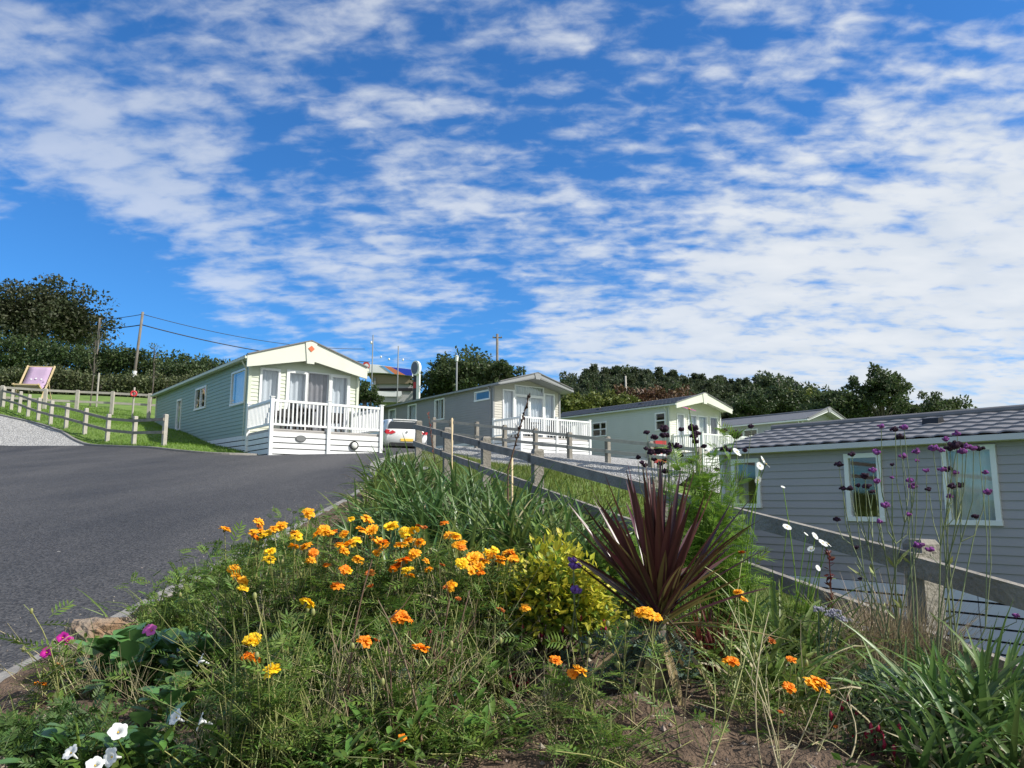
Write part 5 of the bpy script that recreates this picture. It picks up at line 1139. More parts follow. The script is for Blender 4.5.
# ---- blue green ferny plants
for px, Yd, n, rad, lab, m in ((640, 2.62, 260, .11, 'blue green ferny plant at the left foot of the purple sword plant', 'l_blue'), (34, 2.25, 260, .13, 'low ferny mat beside the kerb in the near left corner', 'l_darkfern'), (70, 2.1, 200, .13, 'low ferny mat among the white petunias', 'l_darkfern'), (895, 2.55, 160, .10, 'grey green leafy plant below the dry grass', 'l_blue'), (330, 2.75, 200, .12, 'blue green ferny plant within the marigolds', 'l_blue'), (410, 2.3, 120, .08, 'blue green ferny plant under the flat orange bloom', 'l_blue')):
    b0 = soilpt(px, Yd); r = empty('ferny_plant', b0, 0, lab, 'plant'); P = b0 + np.column_stack([rng.normal(size=n) * rad * .7, rng.normal(size=n) * rad * .7, U(.01, 1.3, n) * rad]); P[:, 2] = soil_z(P[:, 0], P[:, 1]) + (P[:, 2] - b0[2]) * (.5 if 'mat' in lab else 1); mb = MB(); pinnate(mb, P, rand_dirs(n) * np.array((1, 1, .3)) + np.array((0, 0, .6)), U(.04, .085, n), wid=.11); wb(mb, 'foliage', M[m], r)
# ---- broad-leaved rosettes
def rosette(px, Yd, n, L, lab, m='l_broad'):
    n = int(n * 1.4)
    b0 = soilpt(px, Yd); r = empty('broad_leaf_plant', b0, 0, lab, 'plant', 'broad leaved plants by the kerb'); mb = MB(); a = U(0, 6.283, n)
    blades(mb, n, b0 + np.column_stack([rng.normal(size=n) * .03, rng.normal(size=n) * .03, U(-.01, .11, n)]), L * .82 * U(.6, 1.1, n), L * .42 * U(.8, 1.1, n), a, U(.5, 1.3, n), U(.1, .8, n), segs=7, cols=4, fold=.10, prof=lambda t: np.where(t < .3, .12 + .2 * t, np.sin(np.clip((t - .22) / .78, 0, 1) * np.pi) ** .55)); wb(mb, 'leaves', M[m], r, smooth=True)
for a in ((108, 3.05, 26, .19, 'glossy broad leaved plant behind the rock side straw stems'), (150, 2.95, 30, .20, 'glossy broad leaved plant under the pink petunia'), (192, 2.8, 26, .18, 'dark broad leaved plant below the striped spiky plant'), (128, 2.75, 22, .18, 'broad leaved plant in the middle of its group'), (215, 2.9, 18, .15, 'small broad leaved plant next to the yellow marigolds'), (62, 2.12, 18, .13, 'broad leaved plant among white petunias in the near left corner'), (146, 2.1, 18, .15, 'large leaved plant at the bottom edge between white petunias'), (172, 2.45, 16, .15, 'dim broad leaved plant behind the white petunias')): rosette(*a)
# ---- petunias
def petunia_mesh(m, size=.040):
    mb = MB(); a = np.linspace(0, 2 * np.pi, 26); rows = []
    for t, rad, z in ((0, .05, -.75), (.3, .09, -.35), (.6, .16, -.08), (.8, .34, .02), (1, .5, .0)):
        wv = 1 + (.10 * np.cos(5 * a) if t > .7 else 0); rows.append(np.column_stack([rad * size * wv * np.cos(a), rad * size * wv * np.sin(a), (z + (.05 * np.sin(10 * a) if t == 1 else 0 * a)) * size]))
    mb.grid(np.array(rows)); mb.ball((0, 0, -.12 * size), .06 * size, 1, 6, 4)
    o = mb.build('bloom', [m, M['p_centre']], smooth=True); COL.objects.unlink(o); d = o.data; bpy.data.objects.remove(o); return d
PM = {k: petunia_mesh(M[k]) for k in ('p_white', 'p_magenta', 'p_pink')}
def petunia(px, Yd, fl, key, lab, n=120):
    b0 = soilpt(px, Yd); r = empty('petunia', b0, 0, lab, 'petunia', 'petunias by the kerb'); P = np.array([at(*f[:3]) for f in fl]); dirs = [Vector(f[3]) .normalized() for f in fl]
    tips = np.array([p - np.array(d) * .04 for p, d in zip(P, dirs)]); Q = stems_to(b0, np.vstack([tips, b0 + rng.normal(size=(8, 3)) * .06 + (0, 0, .08)]), .03); mb = MB(); mb.tubes(Q, .0022, 5); wb(mb, 'stems', M['l_marigold'], r)
    i = rng.integers(0, len(Q), n); j = rng.integers(1, Q.shape[1], n); D = rand_dirs(n) * np.array((1, 1, .5)) + (0, 0, .3); D /= np.linalg.norm(D, axis=1, keepdims=True); mb = MB(); leaves(mb, Q[i, j], D, np.cross(D, rand_dirs(n)), U(.025, .045, n), .018); wb(mb, 'leaves', M['l_marigold'], r)
    for p, d in zip(P, dirs): add_bloom(r, p, None, U(.9, 1.1), data=PM[key], toward=d)
petunia(105, 2.05, [(118, 731, 1.92, (.3, -.7, .8)), (70, 752, 1.9, (-.3, -.5, .6)), (110, 757, 1.86, (-.4, -.9, .3)), (95, 764, 1.85, (.2, -.5, .8))], 'p_white', 'white petunia plant at the bottom left with four trumpet blooms')
petunia(190, 2.1, [(175, 717, 1.98, (-.5, -.6, .5)), (200, 721, 1.96, (-.9, -.3, .3)), (200, 660, 2.3, (-.8, -.3, .4))], 'p_white', 'white petunia plant with three side facing blooms left of the yellow marigolds')
petunia(62, 2.9, [(46, 652, 2.7, (-.1, -.8, .5)), (62, 637, 2.8, (-.1, -.7, .6)), (68, 640, 2.84, (.5, -.5, .4))], 'p_magenta', 'magenta petunia plant against the kerb stone')
petunia(150, 2.95, [(151, 630, 2.8, (-.1, -.8, .4)), (146, 629, 2.82, (-.5, -.5, .5))], 'p_pink', 'pink petunia above the broad leaves')
M['l_vstem'] = leafm('verbena_stems', (.17, .20, .10), .25, transl=0)
# ---- verbena (tall, wiry, purple heads)
def verbena(name, px, Yd, heads, lab, m, hs=.0145, nst=12, group=None):
    b0 = soilpt(px, Yd); r = empty(name, b0, 0, lab, 'verbena', group); P = np.array([at(*h[:3]) for h in heads]); 
    order = np.argsort(P[:, 0] + rng.normal(size=len(P)) * .03); nodes = []; mb = MB()
    for g0 in range(0, len(order), 3):
        G = P[order[g0:g0 + 3]]; node = G.mean(0) * .74 + b0 * .26; node[2] = min(node[2], G[:, 2].min() - .05); nodes.append(node)
        for q in G:
            mid = (node + q) / 2 + np.array(((q[0] - node[0]) * .25, rng.normal() * .01, -.02)); mb.tubes(np.array([[node, mid, q - (0, 0, .02), q]]), np.array([.0022, .0017, .0013, .0012]), 5)
    Q = stems_to(b0, np.array(nodes), .05, bow=.05); mb.tubes(Q, np.linspace(.0036, .0022, Q.shape[1])[None], 5); wb(mb, 'stems', M['l_vstem'], r, smooth=True)
    n = nst; i = rng.integers(0, len(Q), n); j = rng.integers(1, Q.shape[1] - 1, n); D = rand_dirs(n) * np.array((1, 1, .2)) + (0, 0, .7); D /= np.linalg.norm(D, axis=1, keepdims=True); mb = MB(); leaves(mb, Q[i, j], D, np.cross(D, rand_dirs(n)), U(.04, .09, n), .012); wb(mb, 'leaves', M['l_olive'], r)
    for p, h in zip(P, heads):
        mb = MB(); s = hs * (h[3] if len(h) > 3 else 1) * U(.75, 1.2); n = 16; d = rand_dirs(n); d[:, 2] = np.abs(d[:, 2]); C = p + d * s * np.array((1, 1, .8)) * U(.5, 1, n)[:, None]
        mb.ball(p, (s * .7, s * .7, s * .5), 0, 6, 4)
        for c in C: mb.ball(c, s * U(.26, .42), 0, 5, 4)
        wb(mb, 'flower_head', m if rng.random() < .75 or m is M['p_violet'] else M['p_darkpurple'], r)
V1 = [(881, 427), (895, 430, 1.3), (904, 428), (900, 437, 1.2), (877, 453), (917, 452), (903, 457), (892, 465, .7), (926, 471), (910, 481, 1.2), (913, 487), (885, 506), (880, 522), (892, 478, .6), (873, 471), (877, 482), (909, 515), (919, 546), (917, 461, .7)]
V2 = [(956, 446, 1.6), (950, 449, 1.3), (973, 449, 1.2), (979, 449, 1.1), (946, 440, 1.1), (957, 434), (933, 449, 1.2), (942, 470, 1.1), (947, 470, 1.2), (955, 473), (929, 490), (950, 497, .9), (952, 487, 1.2), (960, 486), (988, 493), (985, 473), (976, 517), (962, 452, 1.2), (966, 447, 1.2), (930, 550), (941, 451, 1.1), (1016, 616, .8)]
V3 = [(852, 455), (839, 465), (865, 477, 1.2), (858, 486), (867, 487, 1.3), (843, 489), (850, 489), (837, 520, .8), (856, 548), (860, 579, .7), (872, 492, .9)]
def hd(L_, Yd): return [(h[0], h[1], Yd + rng.normal() * .08, *(h[2:] or (1,))) for h in L_]
GV = 'tall wiry verbenas by the fence post'
verbena('verbena', 908, 2.85, hd(V1, 2.8), 'tall wiry verbena with purple heads in front of the near fence post', M['p_purple'], group=GV)
verbena('verbena', 940, 2.8, hd(V2, 2.8), 'tall wiry verbena with a wide purple top over the right hand window', M['p_purple'], group=GV)
verbena('verbena', 893, 2.9, hd(V3, 2.9), 'tall wiry verbena leaning left across the narrow window', M['p_darkpurple'], group=GV)
V4 = [(664, 430, 1.3), (663, 436, 1.2), (667, 436, 1.3), (647, 433), (655, 438), (671, 445), (677, 447, 1.2), (646, 449), (651, 453), (658, 452, 1.6), (663, 451, 1.3), (669, 450), (668, 453), (665, 460), (642, 463), (645, 466), (661, 464), (677, 469), (665, 472), (654, 460), (638, 458, .8)]
V5 = [(681, 430, 1.1), (692, 429, 1.4), (696, 434, 1.4), (694, 437), (695, 442, 1.1), (681, 456), (751, 427, 1.1), (736, 436, 1.6), (724, 431, 1.1), (724, 450), (730, 451), (745, 451), (704, 447, .8), (717, 470, .8), (690, 462)]
verbena('verbena', 668, 3.5, hd(V4, 3.45), 'verbena with dark faded heads behind the purple sword plant', M['p_darkpurple'], hs=.0165, group='dark verbenas behind the sword plant')
verbena('verbena', 712, 3.6, hd(V5, 3.5), 'verbena with dark faded heads rising through the feathery cosmos', M['p_darkpurple'], hs=.0165, group='dark verbenas behind the sword plant')
verbena('violet_verbena', 572, 2.75, [(573, 561, 2.66, 1.5), (574, 567, 2.66, 1.2), (575, 591, 2.62, 1.4), (579, 592, 2.62, 1.1)], 'low verbena with two bright violet heads in front of the golden shrub', M['p_violet'], hs=.014, nst=4)
# ---- cosmos
def daisy_mesh(m, size, n=8, seed=0):
    g = np.random.default_rng(seed); mb = MB()
    for k in range(n):
        a = 6.283 * k / n + g.uniform(-.08, .08); d = np.array((math.cos(a), math.sin(a))); s_ = np.array((-d[1], d[0])); t = np.linspace(.12, 1, 5); w = size * .34 * np.array((.3, .75, 1, 1.02, .7)); L = size * .5
        mb.grid(np.array([[(*(d * L * tt * (1 - .06 * (abs(u) < .2 and tt == 1)) + s_ * w[i] * .5 * u), L * (.12 * tt - .10 * tt * tt) + abs(u) * .03 * L) for u in (-1, -.4, .0, .4, 1)] for i, tt in enumerate(t)]))
    mb.ball((0, 0, .02 * size), (size * .1, size * .1, size * .06), 1, 8, 5)
    o = mb.build('bloom', [m, M['p_centre']], smooth=True); COL.objects.unlink(o); dd = o.data; bpy.data.objects.remove(o); return dd
DW = daisy_mesh(M['p_white'], .043); DP = daisy_mesh(M['p_pink'], .066, seed=2)
def cosmos(px, Yd, fl, lab, data, nf=300, h=.8, wdt=.12, lo=.1):
    b0 = soilpt(px, Yd); r = empty('cosmos', b0, 0, lab, 'cosmos', 'feathery cosmos plants'); P = np.array([at(*f[:3]) for f in fl]) if fl else np.zeros((0, 3))
    k = 22; ex = b0 + np.column_stack([rng.normal(size=k) * wdt, rng.normal(size=k) * wdt * .7, U(.45, 1.0, k) * h]); Q = stems_to(b0, np.vstack([P, ex]), .05, bow=.04); mb = MB(); mb.tubes(Q, np.linspace(.0034, .0015, Q.shape[1])[None], 4); wb(mb, 'stems', M['l_feather'], r)
    i = rng.integers(len(P), len(Q), nf); tt = U(lo, 1, nf) * (Q.shape[1] - 1.01); j = tt.astype(int); PP = Q[i, j] + (Q[i, j + 1] - Q[i, j]) * (tt - j)[:, None]; mb = MB(); pinnate(mb, PP, rand_dirs(nf) * np.array((1, 1, .6)) + (0, 0, .5), U(.05, .10, nf), pairs=7, wid=.034, ll=.60); wb(mb, 'foliage', M['l_feather'], r)
    for f, p in zip(fl, P): add_bloom(r, p, None, f[4] if len(f) > 4 else U(.85, 1.1), data=data, toward=f[3])
cosmos(706, 3.35, [(689, 409, 3.3, (.3, -.25, 1), .95)], 'tall feathery cosmos with one pink bloom right of the sword plant', DP, 520, 1.0, .085, .5)
cosmos(738, 3.4, [(737, 452, 3.4, (.5, -.6, .6)), (763, 460, 3.35, (.8, -.5, .4)), (760, 466, 3.33, (.3, -.8, .3)), (766, 464, 3.36, (.6, -.2, .6)), (758, 480, 3.35, (.2, -.5, -.2), .8)], 'feathery cosmos with a cluster of white blooms in front of the farthest caravan window', DW, 260, .68, .09, .45)
cosmos(800, 3.3, [(787, 527, 3.25, (.2, -.6, .8), .9), (806, 534, 3.25, (.5, -.4, .7), .5), (815, 536, 3.2, (.5, -.6, .5), .8), (823, 543, 3.18, (.4, -.5, .7)), (828, 544, 3.2, (.6, -.3, .7), .8), (811, 549, 3.22, (-.4, -.5, .6), .7), (818, 568, 3.15, (.4, -.7, .4), .6), (783, 487, 3.3, (.2, -.5, .8), .45)], 'thin cosmos with white blooms below the fence rail', DW, 50, .42, .08, .3)
cosmos(665, 3.9, [], 'low feathery cosmos without blooms behind the purple sword plant', DW, 360, .60, .14)
cosmos(628, 4.4, [], 'low feathery cosmos without blooms at the fence rail left of the sword plant', DW, 320, .52, .14)
# dark red stalk, lavender grey flat heads
b0 = soilpt(832, 3.2); tipz = at(829, 553, 3.2); r = empty('dark_red_stalk', b0, 0, 'single dark red leafy stalk in front of the white skirting', 'plant'); mb = MB(); mb.tube([b0, (b0 + tipz) / 2 + (.01, 0, 0), tipz], [.004, .003, .002], 5); n = 46; t = U(.62, 1, n)[:, None]; P = b0 + (tipz - b0) * t; D = rand_dirs(n) + (0, 0, .4); D /= np.linalg.norm(D, axis=1, keepdims=True); leaves(mb, P, D, np.cross(D, rand_dirs(n)), .028, .012); wb(mb, 'leaves', M['redgrass'], r)
for px, Yd, pys, lab in ((830, 2.75, (609, 614, 612, 619), 'lavender grey flat headed plant left of the dry grass'),):
    b0 = soilpt(px, Yd); r = empty('flat_headed_plant', b0, 0, lab, 'plant'); P = np.array([at(px + k * 9 - 14 + rng.normal() * 3, y, Yd) for k, y in enumerate(pys)]); Q = stems_to(b0, P, .03); mb = MB(); mb.tubes(Q, .002, 5); wb(mb, 'stems', M['l_blue'], r)
    for p in P:
        mb = MB(); n = 34; q = p + np.column_stack([rng.normal(size=n) * .013, rng.normal(size=n) * .018, rng.normal(size=n) * .004])
        for c in q: mb.ball(c, .0038, 0, 4, 3)
        wb(mb, 'flower_head', M['p_lav'], r)
# ---- dead stems and twigs
def twigs(px, Yd, tops, lab, m, r0=.0035, sub=18, name='dead_stems', subL=.10):
    if len(tops) > 6: tops = tops + [(t[0] + rng.normal() * 12, t[1] + abs(rng.normal()) * 25, t[2] + rng.normal() * .05) for t in tops for _ in (0, 1)]; sub = int(sub * 2.2); r0 *= .62
    b0 = soilpt(px, Yd); r = empty(name, b0, 0, lab, 'dead stems', 'dead stems in the bed'); P = np.array([at(*t) for t in tops]); Q = stems_to(b0, P, .045, bow=.11, segs=9); mb = MB(); mb.tubes(Q, np.linspace(r0, r0 * .4, Q.shape[1])[None], 5)
    n = sub; i = rng.integers(0, len(Q), n); j = rng.integers(2, Q.shape[1] - 1, n); S0 = Q[i, j]; E = S0 + (rand_dirs(n) + (0, 0, .7)) * U(.4, 1, n)[:, None] * subL; mb.tubes(np.stack([S0, (S0 + E) / 2 + rng.normal(size=(n, 3)) * .008, E], 1), np.array([r0 * .5, r0 * .4, r0 * .25]), 4); wb(mb, 'stems', m, r, smooth=True)
def tops(n, x0, x1, y0, y1, Yd): return [(U(x0, x1), U(y0, y1), Yd + rng.normal() * .06) for _ in range(n)]
twigs(384, 2.05, [(372, 560, 2.2), (378, 600, 2.15), (388, 640, 2.1), (366, 650, 2.1)] , 'dark brown dead stalks standing in front of the deep orange blooms', M['l_brownstem'], .0042, 14)
twigs(436, 2.15, [(470, 590, 2.3), (450, 600, 2.25), (425, 640, 2.2), (478, 620, 2.25), (410, 630, 2.2), (462, 640, 2.2)], 'pale brown branching dead stalks left of the golden shrub', M['l_brownstem'], .0036, 26)
twigs(490, 2.4, tops(8, 455, 540, 590, 650, 2.45), 'straw coloured dead stems at the left foot of the golden shrub', M['l_straw'], .0026, 30)
twigs(330, 2.1, tops(9, 285, 370, 600, 690, 2.15), 'straw coloured dead stems below the left marigolds', M['l_straw'], .0026, 30)
twigs(298, 1.98, tops(8, 250, 330, 650, 740, 2.0), 'olive dead stems at the bottom edge by the yellow blooms', M['l_olive'], .0024, 40)
twigs(215, 2.05, tops(16, 165, 250, 680, 760, 2.08), 'mat of straw coloured stems around the side facing petunias', M['l_straw'], .0022, 90, subL=.08)
twigs(105, 2.75, tops(14, 60, 150, 640, 700, 2.75), 'tangle of straw coloured stems beside the rock', M['l_straw'], .0022, 90, subL=.10)
twigs(170, 2.5, tops(8, 120, 230, 660, 720, 2.5), 'straw coloured stems across the broad leaves', M['l_straw'], .002, 40)
twigs(767, 2.0, [(769, 612, 2.2), (727, 600, 2.2), (822, 688, 2.1), (745, 668, 2.1), (762, 700, 2.05)], 'pale bare branching twig rising from the soil to the large double bloom', M['l_straw'], .0028, 14)
twigs(690, 2.0, [(757, 592, 2.3), (712, 660, 2.1)], 'pale bare twigs in front of the sword plant trunk', M['l_olive'], .0028, 12)
twigs(835, 2.0, [(838, 690, 2.1), (825, 735, 2.05), (858, 720, 2.05), (812, 745, 2.0)], 'thin bare twigs on the soil left of the crimson flowers', M['l_straw'], .0026, 14)
twigs(560, 2.2, tops(7, 500, 600, 640, 730, 2.2), 'thin straw stems on the soil below the golden shrub', M['l_straw'], .002, 26)
# ---- flower spikes, canes by the fence
def spike(px0, py0, px1, py1, Yd, lab, m=None, bract=70):
    b = at(px0, py0, Yd); t_ = at(px1, py1, Yd); g = gz(b[0], b[1]); b0 = np.array((b[0], b[1], g)); r = empty('flower_spike', b0, 0, lab, 'flower spike', 'dark flower spikes'); mb = MB(); mb.tube([b0, b, t_], [.010, .008, .004], 6); wb(mb, 'stem', M['l_brownstem'], r)
    n = bract; t = U(.25, 1, n)[:, None]; P = b + (t_ - b) * t; D = rand_dirs(n) * np.array((1, .6, .4)) + (t_ - b) / np.linalg.norm(t_ - b); D /= np.linalg.norm(D, axis=1, keepdims=True); mb = MB(); leaves(mb, P, D, np.cross(D, rand_dirs(n)), .030, .016); wb(mb, 'bracts', m or M['redgrass'], r)
spike(508, 470, 529, 396, 6.0, 'leaning dark braided flower spike against the second veranda', leafm('dark_bracts', (.05, .025, .022), .4))
spike(436, 470, 428, 412, 10.5, 'reddish flower spike at the fence corner post', leafm('red_bracts', (.30, .07, .06), .4), 46)
for px, y0, y1, Yd, lab in ((452, 500, 418, 8.2, 'bamboo cane standing at the fence near its corner post'), (512, 500, 458, 6.2, 'short bamboo cane below the fence rail')):
    a = at(px, y0, Yd); b = at(px, y1, Yd); a[2] = min(a[2], gz(a[0], a[1]) - .05); mb = MB(); mb.tube(np.array([a, (a + b) / 2, b]), .009, 8); o = mb.build('bamboo_cane', M['pine'], smooth=True); tag(o, lab, 'cane', 'bamboo canes')
# ---- stones
def rock(loc, size, seed, lab, m):
    g = np.random.default_rng(seed); mb = MB(); th = np.linspace(0, np.pi, 19)[:, None]; ph = np.linspace(0, 2 * np.pi, 33)[None]; D = np.stack([np.sin(th) * np.cos(ph), np.sin(th) * np.sin(ph), np.cos(th) + 0 * ph], -1)
    k = g.normal(size=(9, 3)); k /= np.linalg.norm(k, axis=1, keepdims=True); dd = (D[..., None, :] * k).sum(-1); rad = np.minimum(1.0, (.62 + .25 * g.random(9)) / np.maximum(dd, .25)).min(-1)
    rad *= 1 + .05 * np.sin(D[..., 0] * 13) * np.sin(D[..., 1] * 11 + D[..., 2] * 9); mb.grid(D * rad[..., None] * np.array(size)); o = mb.build('rock', m); o.location = tuple(loc); tag(o, lab, 'rock'); return o
M['rock'] = mat('buff_rock', (.36, .29, .20), .95, (.20, .17, .14), 7, bump=1.0, bscale=40, contrast=.2); M['rustrock'] = mat('rusty_rock', (.25, .22, .18), .95, (.26, .15, .075), 9, bump=1.0, bscale=40)
p = soilpt(101, 3.4); rock(p + (0, 0, .05), (.18, .13, .10), 3, 'rough buff boulder with rusty top on the kerb', M['rustrock'])
p = soilpt(72, 3.35); rock(p + (0, 0, .03), (.10, .09, .08), 5, 'smaller buff stone left of the rusty topped boulder', M['rock'])
p = soilpt(5, 2.1); rock(p + (-.02, 0, .02), (.06, .05, .05), 6, 'small dull stone at the bottom left corner of the bed', M['rock'])
# ---- stuff: pebbles, litter, weeds, grasses
def scatter(n, x0, x1, y0, y1, keep=None):
    P = np.column_stack([U(x0, x1, n), U(y0, y1, n)]); ok = (P[:, 0] > bed_left(P[:, 1]) + .12) & (P[:, 0] < bed_right(P[:, 1]) + .2)
    return P[ok]
P = scatter(4200, -1.9, 2.3, 1.2, 4); mb = MB(); oct_ = np.array([(1, 0, 0), (0, 1, 0), (-1, 0, 0), (0, -1, 0), (0, 0, 1)]); fs = np.array([(0, 1, 4), (1, 2, 4), (2, 3, 4), (3, 0, 4)])
s = U(.0025, .012, len(P)) * U(.4, 1, len(P)) * np.where(rng.random(len(P)) < .06, 2.2, 1); V = oct_[None] * s[:, None, None] * U(.6, 1.3, (len(P), 5, 1)) + np.column_stack([P, soil_z(P[:, 0], P[:, 1])])[:, None]; mb.add(V, (fs[None] + (np.arange(len(P)) * 5)[:, None, None]).reshape(-1, 3)); tag(mb.build('pebbles', mat('pebbles', (.22, .19, .15), .9, island=.6)), kind='stuff')
P = scatter(2400, -1.9, 2.3, 1.2, 5); n = len(P); mb = MB(); a = U(0, 6.28, n); base = np.column_stack([P, soil_z(P[:, 0], P[:, 1]) + .006]); blades(mb, n, base, U(.02, .11, n), U(.002, .005, n), a, U(1.2, 1.7, n), U(-.3, .3, n), segs=3, fold=.3); tag(mb.build('litter', M['l_straw']), kind='stuff')
k_ = np.array(KERB_R); n = 900; yy = U(1.5, 18, n) ** 1.0; xx = np.interp(yy, k_[:, 1], k_[:, 0]) - np.abs(rng.normal(size=n)) * .22 - .01; s = U(.002, .008, n); V = oct_[None] * s[:, None, None] * U(.6, 1.3, (n, 5, 1)) + np.column_stack([xx, yy, H(xx, yy) + .012])[:, None]; mb = MB(); mb.add(V, (fs[None] + (np.arange(n) * 5)[:, None, None]).reshape(-1, 3)); tag(mb.build('grit', mat('grit', (.16, .14, .12), .9, island=.7)), kind='stuff')
# weeds: denser at left and back, thin on the bare soil at right
P = scatter(3600, -1.95, 2.3, 1.5, 5.2); px_ = 512 + FPX * P[:, 0] / (P[:, 1] * .99 - .08); left_ = (px_ < 240) & (P[:, 1] < 2.9) & (rng.random(len(P)) < .5); P = P[~left_]; px_ = px_[~left_]; bare = (px_ > 455) & (px_ < 880) & (P[:, 1] < 2.9); P = P[~bare | (rng.random(len(P)) < .03)]; n = len(P); z = soil_z(P[:, 0], P[:, 1])
mb = MB(); C = np.column_stack([P, z + U(.0, .05, n)]); k = 7; PP = np.repeat(C, k, 0) + rng.normal(size=(n * k, 3)) * np.array((.018, .018, .010)); D = rand_dirs(n * k) * np.array((1, 1, .4)) + (0, 0, .45); D /= np.linalg.norm(D, axis=1, keepdims=True); Nn = np.cross(D, rand_dirs(n * k)); leaves(mb, PP, D, Nn, U(.016, .048, n * k), U(.009, .022, n * k)); tag(mb.build('weeds', M['l_marigold']), kind='stuff')
P = P[rng.random(len(P)) < .38]; n = len(P) * 3; P = np.repeat(P, 3, 0) + rng.normal(size=(n, 2)) * .02; mb = MB(); blades(mb, n, np.column_stack([P, soil_z(P[:, 0], P[:, 1]) - .01]), U(.05, .20, n), U(.003, .006, n), U(0, 6.28, n), U(.0, .7, n), U(.1, 1.3, n), segs=4, fold=.2); tag(mb.build('weed_grass', M['l_strap2']), kind='stuff')
# rough grass on the bank, lawns and verge
def grass(name, n, fx, L, W, m):
    P = fx(n); mb = MB(); k = len(P); z = H(P[:, 0], P[:, 1]) - .02; blades(mb, k, np.column_stack([P, z]), L * U(.5, 1.2, k), W, U(0, 6.28, k), U(.0, .6, k), U(.1, 1.0, k), segs=2, cols=1, fold=0, prof=lambda t: 1 - t); return tag(mb.build(name, m), kind='stuff')
kl = np.array([p for p in KERB_L])
def lawn(n):
    y = U(20.6, 36, n); x = U(-24, -6.8, n); kx = np.interp(x, kl[:, 0], kl[:, 1]); ok = (y > kx + .12); 
    lx = -8.16 - .598 * (y - 23.3) / .802; ok &= x < np.where(y > 23.3, lx - .02, -8.16 + (23.3 - y) * .73); return np.column_stack([x, y])[ok]
grass('lawn_grass', 90000, lawn, .085, .014, M['l_grass'])
def bank(n):
    y = U(3.0, 27, n); f = fence_x(y); x = f + U(.12, 1, n) ** 1.25 * np.clip(6.5 + y * .1, 1, 8); b2 = -2.4 + 6.4 * (30 - y) / 8; ok = (x < b2 - .35) | (y < 20)
    ok &= ~((y > 13) & (x < np.interp(y, KR[:, 1], KR[:, 0]) + .3)); return np.column_stack([x, y])[ok]
KR = np.array(KERB_R[:-14])
grass('bank_grass', 120000, bank, .16, .012, leafm('bank_grass_blades', (.15, .19, .035), .35, transl=.35))
def nearbank(n):
    y = U(2.2, 13, n) ; x = fence_x(y) + U(-.25, 1.6, n); return np.column_stack([x, y])
grass('fence_grass', 16000, nearbank, .24, .008, M['l_strap2'])

# ---------------------------------------------------------------- camera, sky, sun
cam = bpy.data.cameras.new('camera'); co = bpy.data.objects.new('camera', cam); COL.objects.link(co); scene.camera = co
cam.sensor_width = 36; cam.lens = 36 * FPX / 1024; cam.clip_start = .05; cam.clip_end = 6000
co.location = (0, 0, 0); co.rotation_euler = (math.pi / 2 + PITCH, 0, 0)
SUN_AZ, SUN_EL = 104, 42          # clockwise from the view direction (+Y), degrees
sl = bpy.data.lights.new('sun', 'SUN'); sl.energy = 4.9; sl.angle = R(.55); sl.color = (1, .95, .87)
so = bpy.data.objects.new('sun', sl); COL.objects.link(so)
sd = Vector((math.sin(R(SUN_AZ)) * math.cos(R(SUN_EL)), math.cos(R(SUN_AZ)) * math.cos(R(SUN_EL)), math.sin(R(SUN_EL))))
so.rotation_euler = sd.to_track_quat('Z', 'Y').to_euler()
w = bpy.data.worlds.new('World'); scene.world = w; w.use_nodes = True
N = w.node_tree.nodes; L = w.node_tree.links; N.clear()
out = N.new('ShaderNodeOutputWorld'); bg = N.new('ShaderNodeBackground'); bg.inputs['Strength'].default_value = .12
sky = N.new('ShaderNodeTexSky'); sky.sky_type = 'NISHITA'; sky.sun_disc = False; sky.sun_elevation = R(SUN_EL); sky.sun_rotation = R(SUN_AZ)
sky.ozone_density = 3.0; sky.air_density = 1.0; sky.dust_density = .3
def math_(op, a, b=None, c=None):
    n = N.new('ShaderNodeMath'); n.operation = op
    for i, v in enumerate((a, b, c)):
        if v is None: continue
        if isinstance(v, (int, float)): n.inputs[i].default_value = v
        else: L.new(v, n.inputs[i])
    return n.outputs[0]
tc = N.new('ShaderNodeTexCoord'); sx_ = N.new('ShaderNodeSeparateXYZ'); L.new(tc.outputs['Generated'], sx_.inputs[0])
dx, dy, dz_ = sx_.outputs
den = math_('ADD', math_('MAXIMUM', dz_, 0.0), .22)
u = math_('DIVIDE', dx, den); v = math_('DIVIDE', dy, den)
def noise(sx, sy, rot, off, scale, detail, rough, dist=0, lac=2.0):
    cb = N.new('ShaderNodeCombineXYZ'); L.new(u, cb.inputs[0]); L.new(v, cb.inputs[1]); cb.inputs[2].default_value = off
    mp = N.new('ShaderNodeMapping'); mp.inputs['Rotation'].default_value = (0, 0, R(rot)); mp.inputs['Scale'].default_value = (sx, sy, 1); L.new(cb.outputs[0], mp.inputs[0])
    nz = N.new('ShaderNodeTexNoise'); nz.inputs['Scale'].default_value = scale; nz.inputs['Detail'].default_value = detail; nz.inputs['Roughness'].default_value = rough; nz.inputs['Distortion'].default_value = dist
    L.new(mp.outputs[0], nz.inputs['Vector']); return nz.outputs['Fac']
big = noise(1, .8, 15, 3.7, 1.7, 3, .5, .1)
mid = noise(.85, 1.25, 20, 1.3, 6.8, 3, .5, .15)
fine = noise(.85, 1.2, 20, 8.1, 18, 5, .56, .25)
rip = noise(.7, 2.3, 24, 5.2, 10, 3, .5, .2)
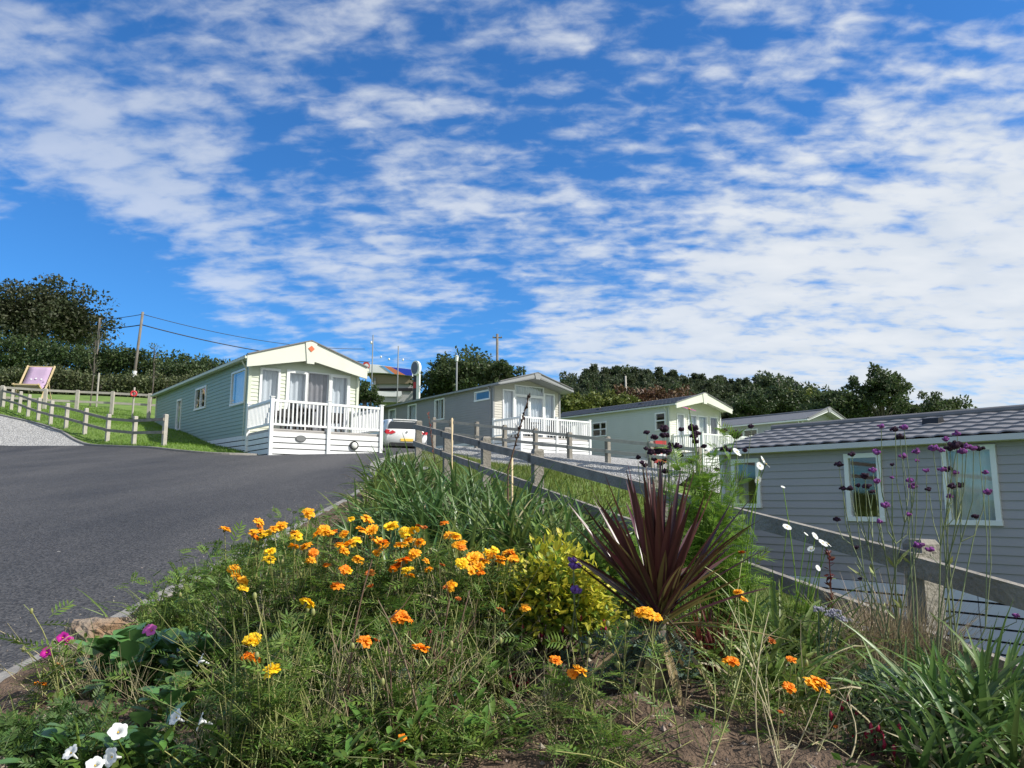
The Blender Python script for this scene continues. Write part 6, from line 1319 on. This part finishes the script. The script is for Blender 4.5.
def lobe(px, py, rad, amp):
    xr = (px - 512) / FPX; vv = (384 - py) / FPX; d = Vector((xr, CP - vv * SP, SP + vv * CP)).normalized()
    vm = N.new('ShaderNodeVectorMath'); vm.operation = 'DOT_PRODUCT'; L.new(tc.outputs['Generated'], vm.inputs[0]); vm.inputs[1].default_value = d
    m_ = N.new('ShaderNodeMapRange'); m_.interpolation_type = 'SMOOTHSTEP'; m_.inputs['From Min'].default_value = math.cos(R(rad)); m_.inputs['From Max'].default_value = 1; m_.inputs['To Max'].default_value = amp; L.new(vm.outputs['Value'], m_.inputs['Value'])
    return m_.outputs['Result']
az = math_('ARCTAN2', dx, dy)
bias = math_('MULTIPLY', dx, .13)
bias = math_('ADD', bias, math_('MULTIPLY', math_('MAXIMUM', math_('MULTIPLY', dy, -1.0), 0.0), .55))  # unseen extra cloud behind the camera, added to lift and whiten the ambient light
for l in ((90, 322, 9.5, -.32), (20, 225, 6, -.12), (630, 240, 7, -.10), (300, 165, 7, -.10), (1010, 0, 8, -.14), (470, 285, 7, -.10), (220, 235, 8, .15), (380, 280, 7, .10), (930, 340, 18, .16), (450, 70, 14, .06), (170, 80, 18, .045), (660, 340, 12, .10), (820, 100, 10, -.05), (560, 240, 6, .05), (720, 240, 7, .06), (90, 150, 7, .06), (60, 215, 8, .07)):
    bias = math_('ADD', bias, lobe(*l))
f = math_('ADD', math_('MULTIPLY', big, .50), math_('MULTIPLY', mid, .60))
f = math_('ADD', f, math_('MULTIPLY', fine, .56))
f = math_('ADD', f, math_('MULTIPLY', math_('SUBTRACT', rip, .5), .34))
f = math_('ADD', f, bias)
mr = N.new('ShaderNodeMapRange'); mr.interpolation_type = 'SMOOTHSTEP'; mr.inputs['From Min'].default_value = .70; mr.inputs['From Max'].default_value = 1.08; L.new(f, mr.inputs['Value'])
op = N.new('ShaderNodeMapRange'); op.inputs['From Min'].default_value = -.5; op.inputs['From Max'].default_value = .35; op.inputs['To Min'].default_value = .56; op.inputs['To Max'].default_value = .95; L.new(dx, op.inputs['Value'])
mask = math_('MULTIPLY', mr.outputs['Result'], op.outputs['Result'])
tint = N.new('ShaderNodeMix'); tint.data_type = 'RGBA'; tint.blend_type = 'MULTIPLY'; tint.inputs[0].default_value = 1; L.new(sky.outputs[0], tint.inputs[6]); tint.inputs[7].default_value = (.30, .72, 1.12, 1)
# cloud brightness varies with its own thickness
cr = N.new('ShaderNodeValToRGB'); cr.color_ramp.elements[0].position = .3; cr.color_ramp.elements[1].position = .75
cr.color_ramp.elements[0].color = (.72, .79, .88, 1); cr.color_ramp.elements[1].color = (.92, .95, .98, 1); L.new(mid, cr.inputs[0])
sc = N.new('ShaderNodeMix'); sc.data_type = 'RGBA'; sc.blend_type = 'MULTIPLY'; sc.inputs[0].default_value = 1; L.new(cr.outputs[0], sc.inputs[6]); sc.inputs[7].default_value = (6.1, 6.1, 6.1, 1)
mx = N.new('ShaderNodeMix'); mx.data_type = 'RGBA'; L.new(mask, mx.inputs[0]); L.new(tint.outputs[2], mx.inputs[6]); L.new(sc.outputs[2], mx.inputs[7])
L.new(mx.outputs[2], bg.inputs['Color']); L.new(bg.outputs[0], out.inputs['Surface'])
vs = scene.view_settings; scene.display_settings.display_device = 'sRGB'; vs.view_transform = 'Standard'; vs.look = 'None'; vs.exposure = 0.35; vs.gamma = 1; vs.use_curve_mapping = False
scene.cycles.max_bounces = 6; scene.cycles.transparent_max_bounces = 12; scene.cycles.use_denoising = True
